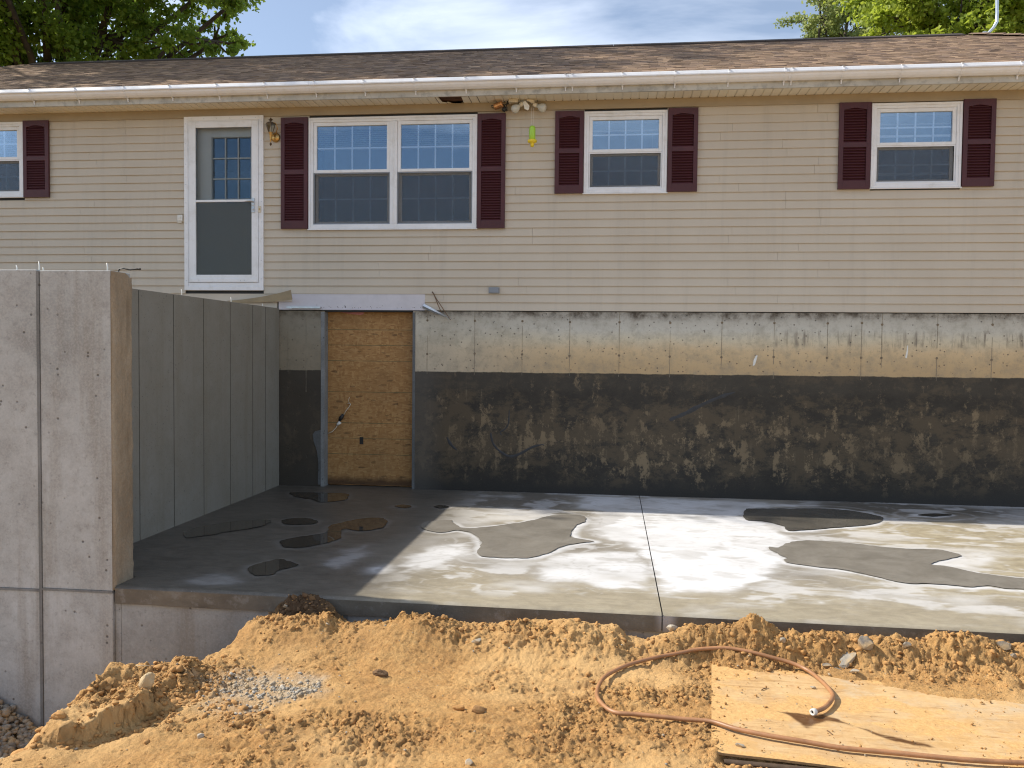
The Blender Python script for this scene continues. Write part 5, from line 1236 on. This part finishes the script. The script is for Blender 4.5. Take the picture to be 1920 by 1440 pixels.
rock('concrete_chunk', 'dark lump of broken concrete propped against the tilted grey slab', 'rubble', 2.835, -4.985, (.055, .045, .058), DARKST, 502, 0, .25, rz=.3, tilt=(0, .35), dz=-.01)
rock('stone', 'small dark stone just left of the leaning concrete', 'stone', 2.585, -5.06, (.032, .022, .018), DARKST, 503, .1)
rock('stone', 'thin dark stone at the foot of the tilted concrete slab', 'stone', 2.645, -5.075, (.028, .018, .026), DARKST, 504, .2, tilt=(.3, -.5))
rock('clod', 'pale yellow clod standing upright in the broken sand lump on the brink', 'clod', -1.24, -6.14, (.042, .036, .070), TANST, 505, 0, .2, angular=.5, tilt=(-.1, .15))
rock('stone', 'grey stone alone on smooth sand below the middle of the slab edge', 'stone', .407, -5.075, (.036, .027, .022), GREY, 506, .1)
rock('stone', 'grey stone at the bottom edge of the sand left of the middle', 'stone', .593, -6.506, (.020, .016, .018), GREY, 507, 0)
rock('stone', 'single light grey stone on smooth sand just below the gravel patch', 'stone', -.80, -6.395, (.020, .017, .019), GREY, 508, 0)
rock('stone', 'white speckled stone on the near left corner of the board', 'stone', 1.895, -6.205, (.026, .014, .012), GREY, 509, 0, .1)
rock('stone', 'small pale stone on the far edge of the board below the concrete chunk', 'stone', 2.72, -5.185, (.028, .018, .013), GREY, 510, 0, .1)
rock('stone', 'two-toned grit stone on the board inside the hose loop', 'stone', 2.43, -5.385, (.018, .012, .010), GREY, 511, .3, .1)
rock('stone', 'grey pebble poking from the berm above the hose loop', 'stone', 2.33, -5.005, (.024, .016, .018), GREY, 512, .3)
rock('concrete_chunk', 'grey concrete lump on the berm below the slab at the right side', 'rubble', 3.655, -4.945, (.048, .034, .036), GREY, 513, .55)
rock('stone', 'small dark stone beside the right end lump on the berm', 'stone', 3.70, -4.995, (.028, .020, .018), DARKST, 514, 0)
rock('stone', 'weathered stone half buried in the berm right of the leaning concrete', 'stone', 3.08, -4.985, (.030, .022, .022), GREY, 515, .5)
rock('clod', 'dark crumbling clod on bare sand right of the gravel patch', 'clod', -.10, -5.545, (.05, .035, .028), CLOD, 516, .95, .35, rough=.6, angular=.3)
rock('clod', 'brown clod leading a row of lumps on the middle sand', 'clod', .44, -5.90, (.034, .022, .020), CLOD, 517, .2, .3, rough=.5, angular=.4)
rock('clod', 'largest brown clod in the row of lumps on the middle sand', 'clod', .565, -5.99, (.042, .026, .024), CLOD, 518, .55, .3, rough=.5, angular=.4)
rock('clod', 'flat brown clod on rough sand below the gravel patch', 'clod', -.50, -6.30, (.050, .026, .018), CLOD, 519, .7, .3, rough=.55, angular=.5)
rock('clod', 'rounded tan clod low on the left brink of the pit', 'clod', -1.62, -6.62, (.055, .045, .040), CLOD, 520, 0, .35, rough=.3, angular=.3)
rock('clod', 'tan clod beside the rounded one on the left brink', 'clod', -1.50, -6.50, (.036, .030, .026), CLOD, 521, .1, .3, rough=.3, angular=.3)
rock('stone', 'blue grey pebble low on the sunlit berm at the left', 'stone', -.585, -5.09, (.020, .011, .010), GREY, 522, .3)
rock('concrete_chunk', 'small white concrete crumb in the gap below the slab joint', 'rubble', 1.655, -4.90, (.040, .030, .026), GREY, 523, 0, dz=.01)
for i, (x, y, s_, t_, lab) in enumerate(((-.93, -4.80, .030, .9, 'brown clod on the left flank of the shaded spoil heap'), (-.80, -4.785, .026, .85, 'brown clod on top of the shaded spoil heap'), (-.98, -4.83, .018, .3, 'grey crumb low on the shaded spoil heap'))):
    rock('clod', lab, 'clod', x, y, (s_, s_ * .8, s_ * .8), CLOD if t_ > .5 else GREY, 530 + i, t_, .2, rough=.4, angular=.8)
# root hairs
m = MB(); m.tube([(-1.47, -5.86, zg(-1.47, -5.86) + .02), (-1.42, -5.87, zg(-1.42, -5.87) + .018), (-1.36, -5.86, zg(-1.36, -5.86) + .02)], .0022, 5)
tag(m.build('root', m_plain('pale_root', (.50, .40, .26), .8), None, True, center=True), 'thin pale root on the broken sand lump at the brink', 'root')
m = MB(); m.tube([(-.0, 0, 0), (.025, .006, .003), (.05, .010, .0)], .003, 5); me = m.mesh('wood_chip')
def chip(u, v, a, l, lab):
    p = OSB_O + u * OSB_U + v * OSB_V; o = link('wood_chip', me, WOODW, None, (p[0], p[1], zs(u, v) + .004), (0, 0, a), (l, l, 1)); tag(o, lab, 'wood chip', 'chips lying on the board')
chip(.28, .36, .6, 1.0, 'dark wood chip near the left edge of the board')
chip(.60, .86, 1.7, .9, 'short twig chip left of the wet stain on the board')
# prop under the raised near edge of the board
m = MB(); p0 = OSB_O + .06 * OSB_U + 1.225 * OSB_V; p1 = OSB_O + .9 * OSB_U + 1.215 * OSB_V
m.tube([(p0[0], p0[1], -.236), ((p0[0] + p1[0]) / 2, (p0[1] + p1[1]) / 2 - .01, -.230), (p1[0], p1[1], -.225)], [.012, .017, .014], 7)
tag(m.build('stick', m_plain('dark_stick', (.055, .035, .022), .9, .4, 20), None, True, center=True), 'dark stick under the near edge of the board', 'stick')

# ------------------------------------------------------------------ trees behind the house
def tree(name, label, base, trunk_top, lobes, nleaf, size, mat, seed, group='trees behind the house', tone=(0, 1)):
    r = np.random.default_rng(seed); base = np.array(base, float); tt = np.array(trunk_top, float)
    t = thing(name, label, 'tree', tuple(base), group)
    m = MB(); mid = (base + tt) / 2 + r.normal(0, .15, 3)
    m.tube([base - (0, 0, .3), base * .7 + tt * .3, mid, tt], [.42, .33, .28, .20], 10)
    m.build('trunk', BARK, t, True)
    V = []; T = []; bm_ = MB(); L_ = np.array([l[3] for l in lobes]) ** 3; counts = (nleaf * L_ / L_.sum()).astype(int)
    for (cx, cy, cz, rad), cnt in zip(lobes, counts):
        c = np.array((cx, cy, cz)); st = base + (tt - base) * r.uniform(.6, 1.0)
        k1 = st * .55 + c * .45 + r.normal(0, .15 * rad, 3) + np.array((0, 0, .12 * rad))
        bm_.tube([st, k1, c], [.13, .075, .04], 6)
        ntw = max(6, int(cnt / 170))
        d = r.normal(size=(ntw, 3)); d /= np.linalg.norm(d, axis=1)[:, None]; rr_ = rad * r.uniform(.35, 1.0, ntw) ** .6
        tips = c + d * rr_[:, None] * np.array((1.1, 1.1, .78))
        for tp in tips:
            kk = c * .45 + tp * .55 + r.normal(0, .08, 3); bm_.tube([c, kk, tp], [.035, .020, .006], 4, False)
        per = int(cnt / ntw)
        for tp, dd in zip(tips, d):
            f = r.uniform(.3, 1.0, per); s0 = c * .55 + tp * .45
            p = s0 + (tp - s0) * (f[:, None] * 1.1) + r.normal(0, 1, (per, 3)) * np.array((.17, .17, .11)) * rad * .55
            V.append(p); T.append(np.clip(r.uniform(tone[0], tone[1]) + r.normal(0, .18, per), 0, 1))
    bm_.build('branches', BARK, t, True)
    P = np.concatenate(V); T = np.concatenate(T); n = len(P)
    a = r.normal(size=(n, 3)); a[:, 2] *= .6; a /= np.linalg.norm(a, axis=1)[:, None]
    b = r.normal(size=(n, 3)); b[:, 2] -= .3; b -= a * (a * b).sum(1)[:, None]; b /= np.linalg.norm(b, axis=1)[:, None]
    s = size * r.uniform(.6, 1.25, n)[:, None]
    nn_ = np.cross(a, b)
    q = np.stack([P - b * s * .1, P + a * s * .42 + b * s * .35 + nn_ * s * .10, P + b * s, P - a * s * .42 + b * s * .35 + nn_ * s * .10], 1).reshape(-1, 3)
    me = bpy.data.meshes.new('foliage'); me.vertices.add(4 * n); me.vertices.foreach_set('co', q.astype(np.float32).ravel())
    idx = np.arange(n) * 4; fi = np.stack([idx, idx + 1, idx + 2, idx, idx + 2, idx + 3], -1).reshape(-1, 3)
    me.loops.add(fi.size); me.loops.foreach_set('vertex_index', fi.astype(np.int32).ravel())
    me.polygons.add(len(fi)); me.polygons.foreach_set('loop_start', np.arange(0, fi.size, 3, dtype=np.int32)); me.update(calc_edges=True)
    at = me.attributes.new('tint', 'FLOAT', 'POINT'); at.data.foreach_set('value', np.repeat(T, 4).astype(np.float32)); me.validate()
    o = link('foliage', me, mat, t); o['kind'] = 'stuff'; return t
DEEP = m_leaf('deep_green_leaf', (.07, .12, .016), (.25, .34, .05), .62)
FRESH = m_leaf('fresh_green_leaf', (.17, .24, .025), (.36, .42, .055), .5)
PALE = m_leaf('pale_green_leaf', (.17, .22, .07), (.33, .37, .13), .45)
tree('maple_tree', 'big dark green maple overhanging the left end of the roof', (-14.0, 11.0, 1.9), (-13.2, 10.2, 7.4),
     [(-14.5, 8.5, 9.2, 2.6), (-12.2, 8.2, 9.4, 2.3), (-10.6, 8.4, 9.0, 1.9), (-13.2, 6.4, 8.6, 2.0), (-11.3, 6.0, 9.6, 2.0), (-9.3, 8.3, 9.9, 1.7), (-8.9, 8.2, 8.7, 1.2), (-8.0, 8.3, 10.0, 1.4), (-7.9, 8.4, 8.8, .9), (-7.5, 8.2, 9.5, .8), (-11.6, 10.2, 9.5, 1.1), (-10.2, 10.0, 9.5, 1.1), (-9.2, 9.8, 9.3, 1.0), (-8.5, 9.6, 9.3, .9), (-10.6, 2.9, 11.6, 2.4), (-8.6, 3.4, 13.0, 2.3), (-12.6, 2.0, 10.6, 2.2), (-7.4, 4.4, 14.2, 2.1), (-9.8, 1.9, 12.8, 1.9), (-11.5, 3.6, 13.6, 2.3), (-5.9, 4.9, 15.0, 1.7), (-10.2, 5.2, 11.2, 2.2), (-12.6, 5.0, 11.4, 2.4), (-14.8, 9.5, 11.8, 2.6), (-11.6, 9.3, 12.0, 2.6), (-9.0, 6.9, 12.3, 1.9), (-15.6, 6.4, 10.0, 2.2)], 115000, .115, DEEP, 71)
tree('leafy_tree', 'sunlit yellow green tree rising behind the right end of the ridge', (9.6, 14.5, 1.9), (9.8, 14.5, 8.0),
     [(9.1, 13.8, 10.7, 1.4), (10.2, 13.4, 10.4, 1.9), (11.9, 13.8, 10.8, 1.9), (9.4, 14.6, 12.3, 2.0), (12.6, 14.2, 12.6, 2.0), (13.6, 13.6, 10.2, 1.6)], 42000, .125, FRESH, 72)
tree('leafy_tree', 'paler thin-leaved tree left of the sunlit tree above the ridge', (8.4, 21.0, 1.9), (8.3, 21.0, 8.4),
     [(8.2, 20.2, 13.3, 1.3), (9.3, 20.4, 14.3, 1.5), (9.2, 20.8, 12.8, 1.5), (10.6, 20.2, 13.9, 1.7), (8.6, 20.6, 14.6, .9)], 22000, .10, PALE, 73)
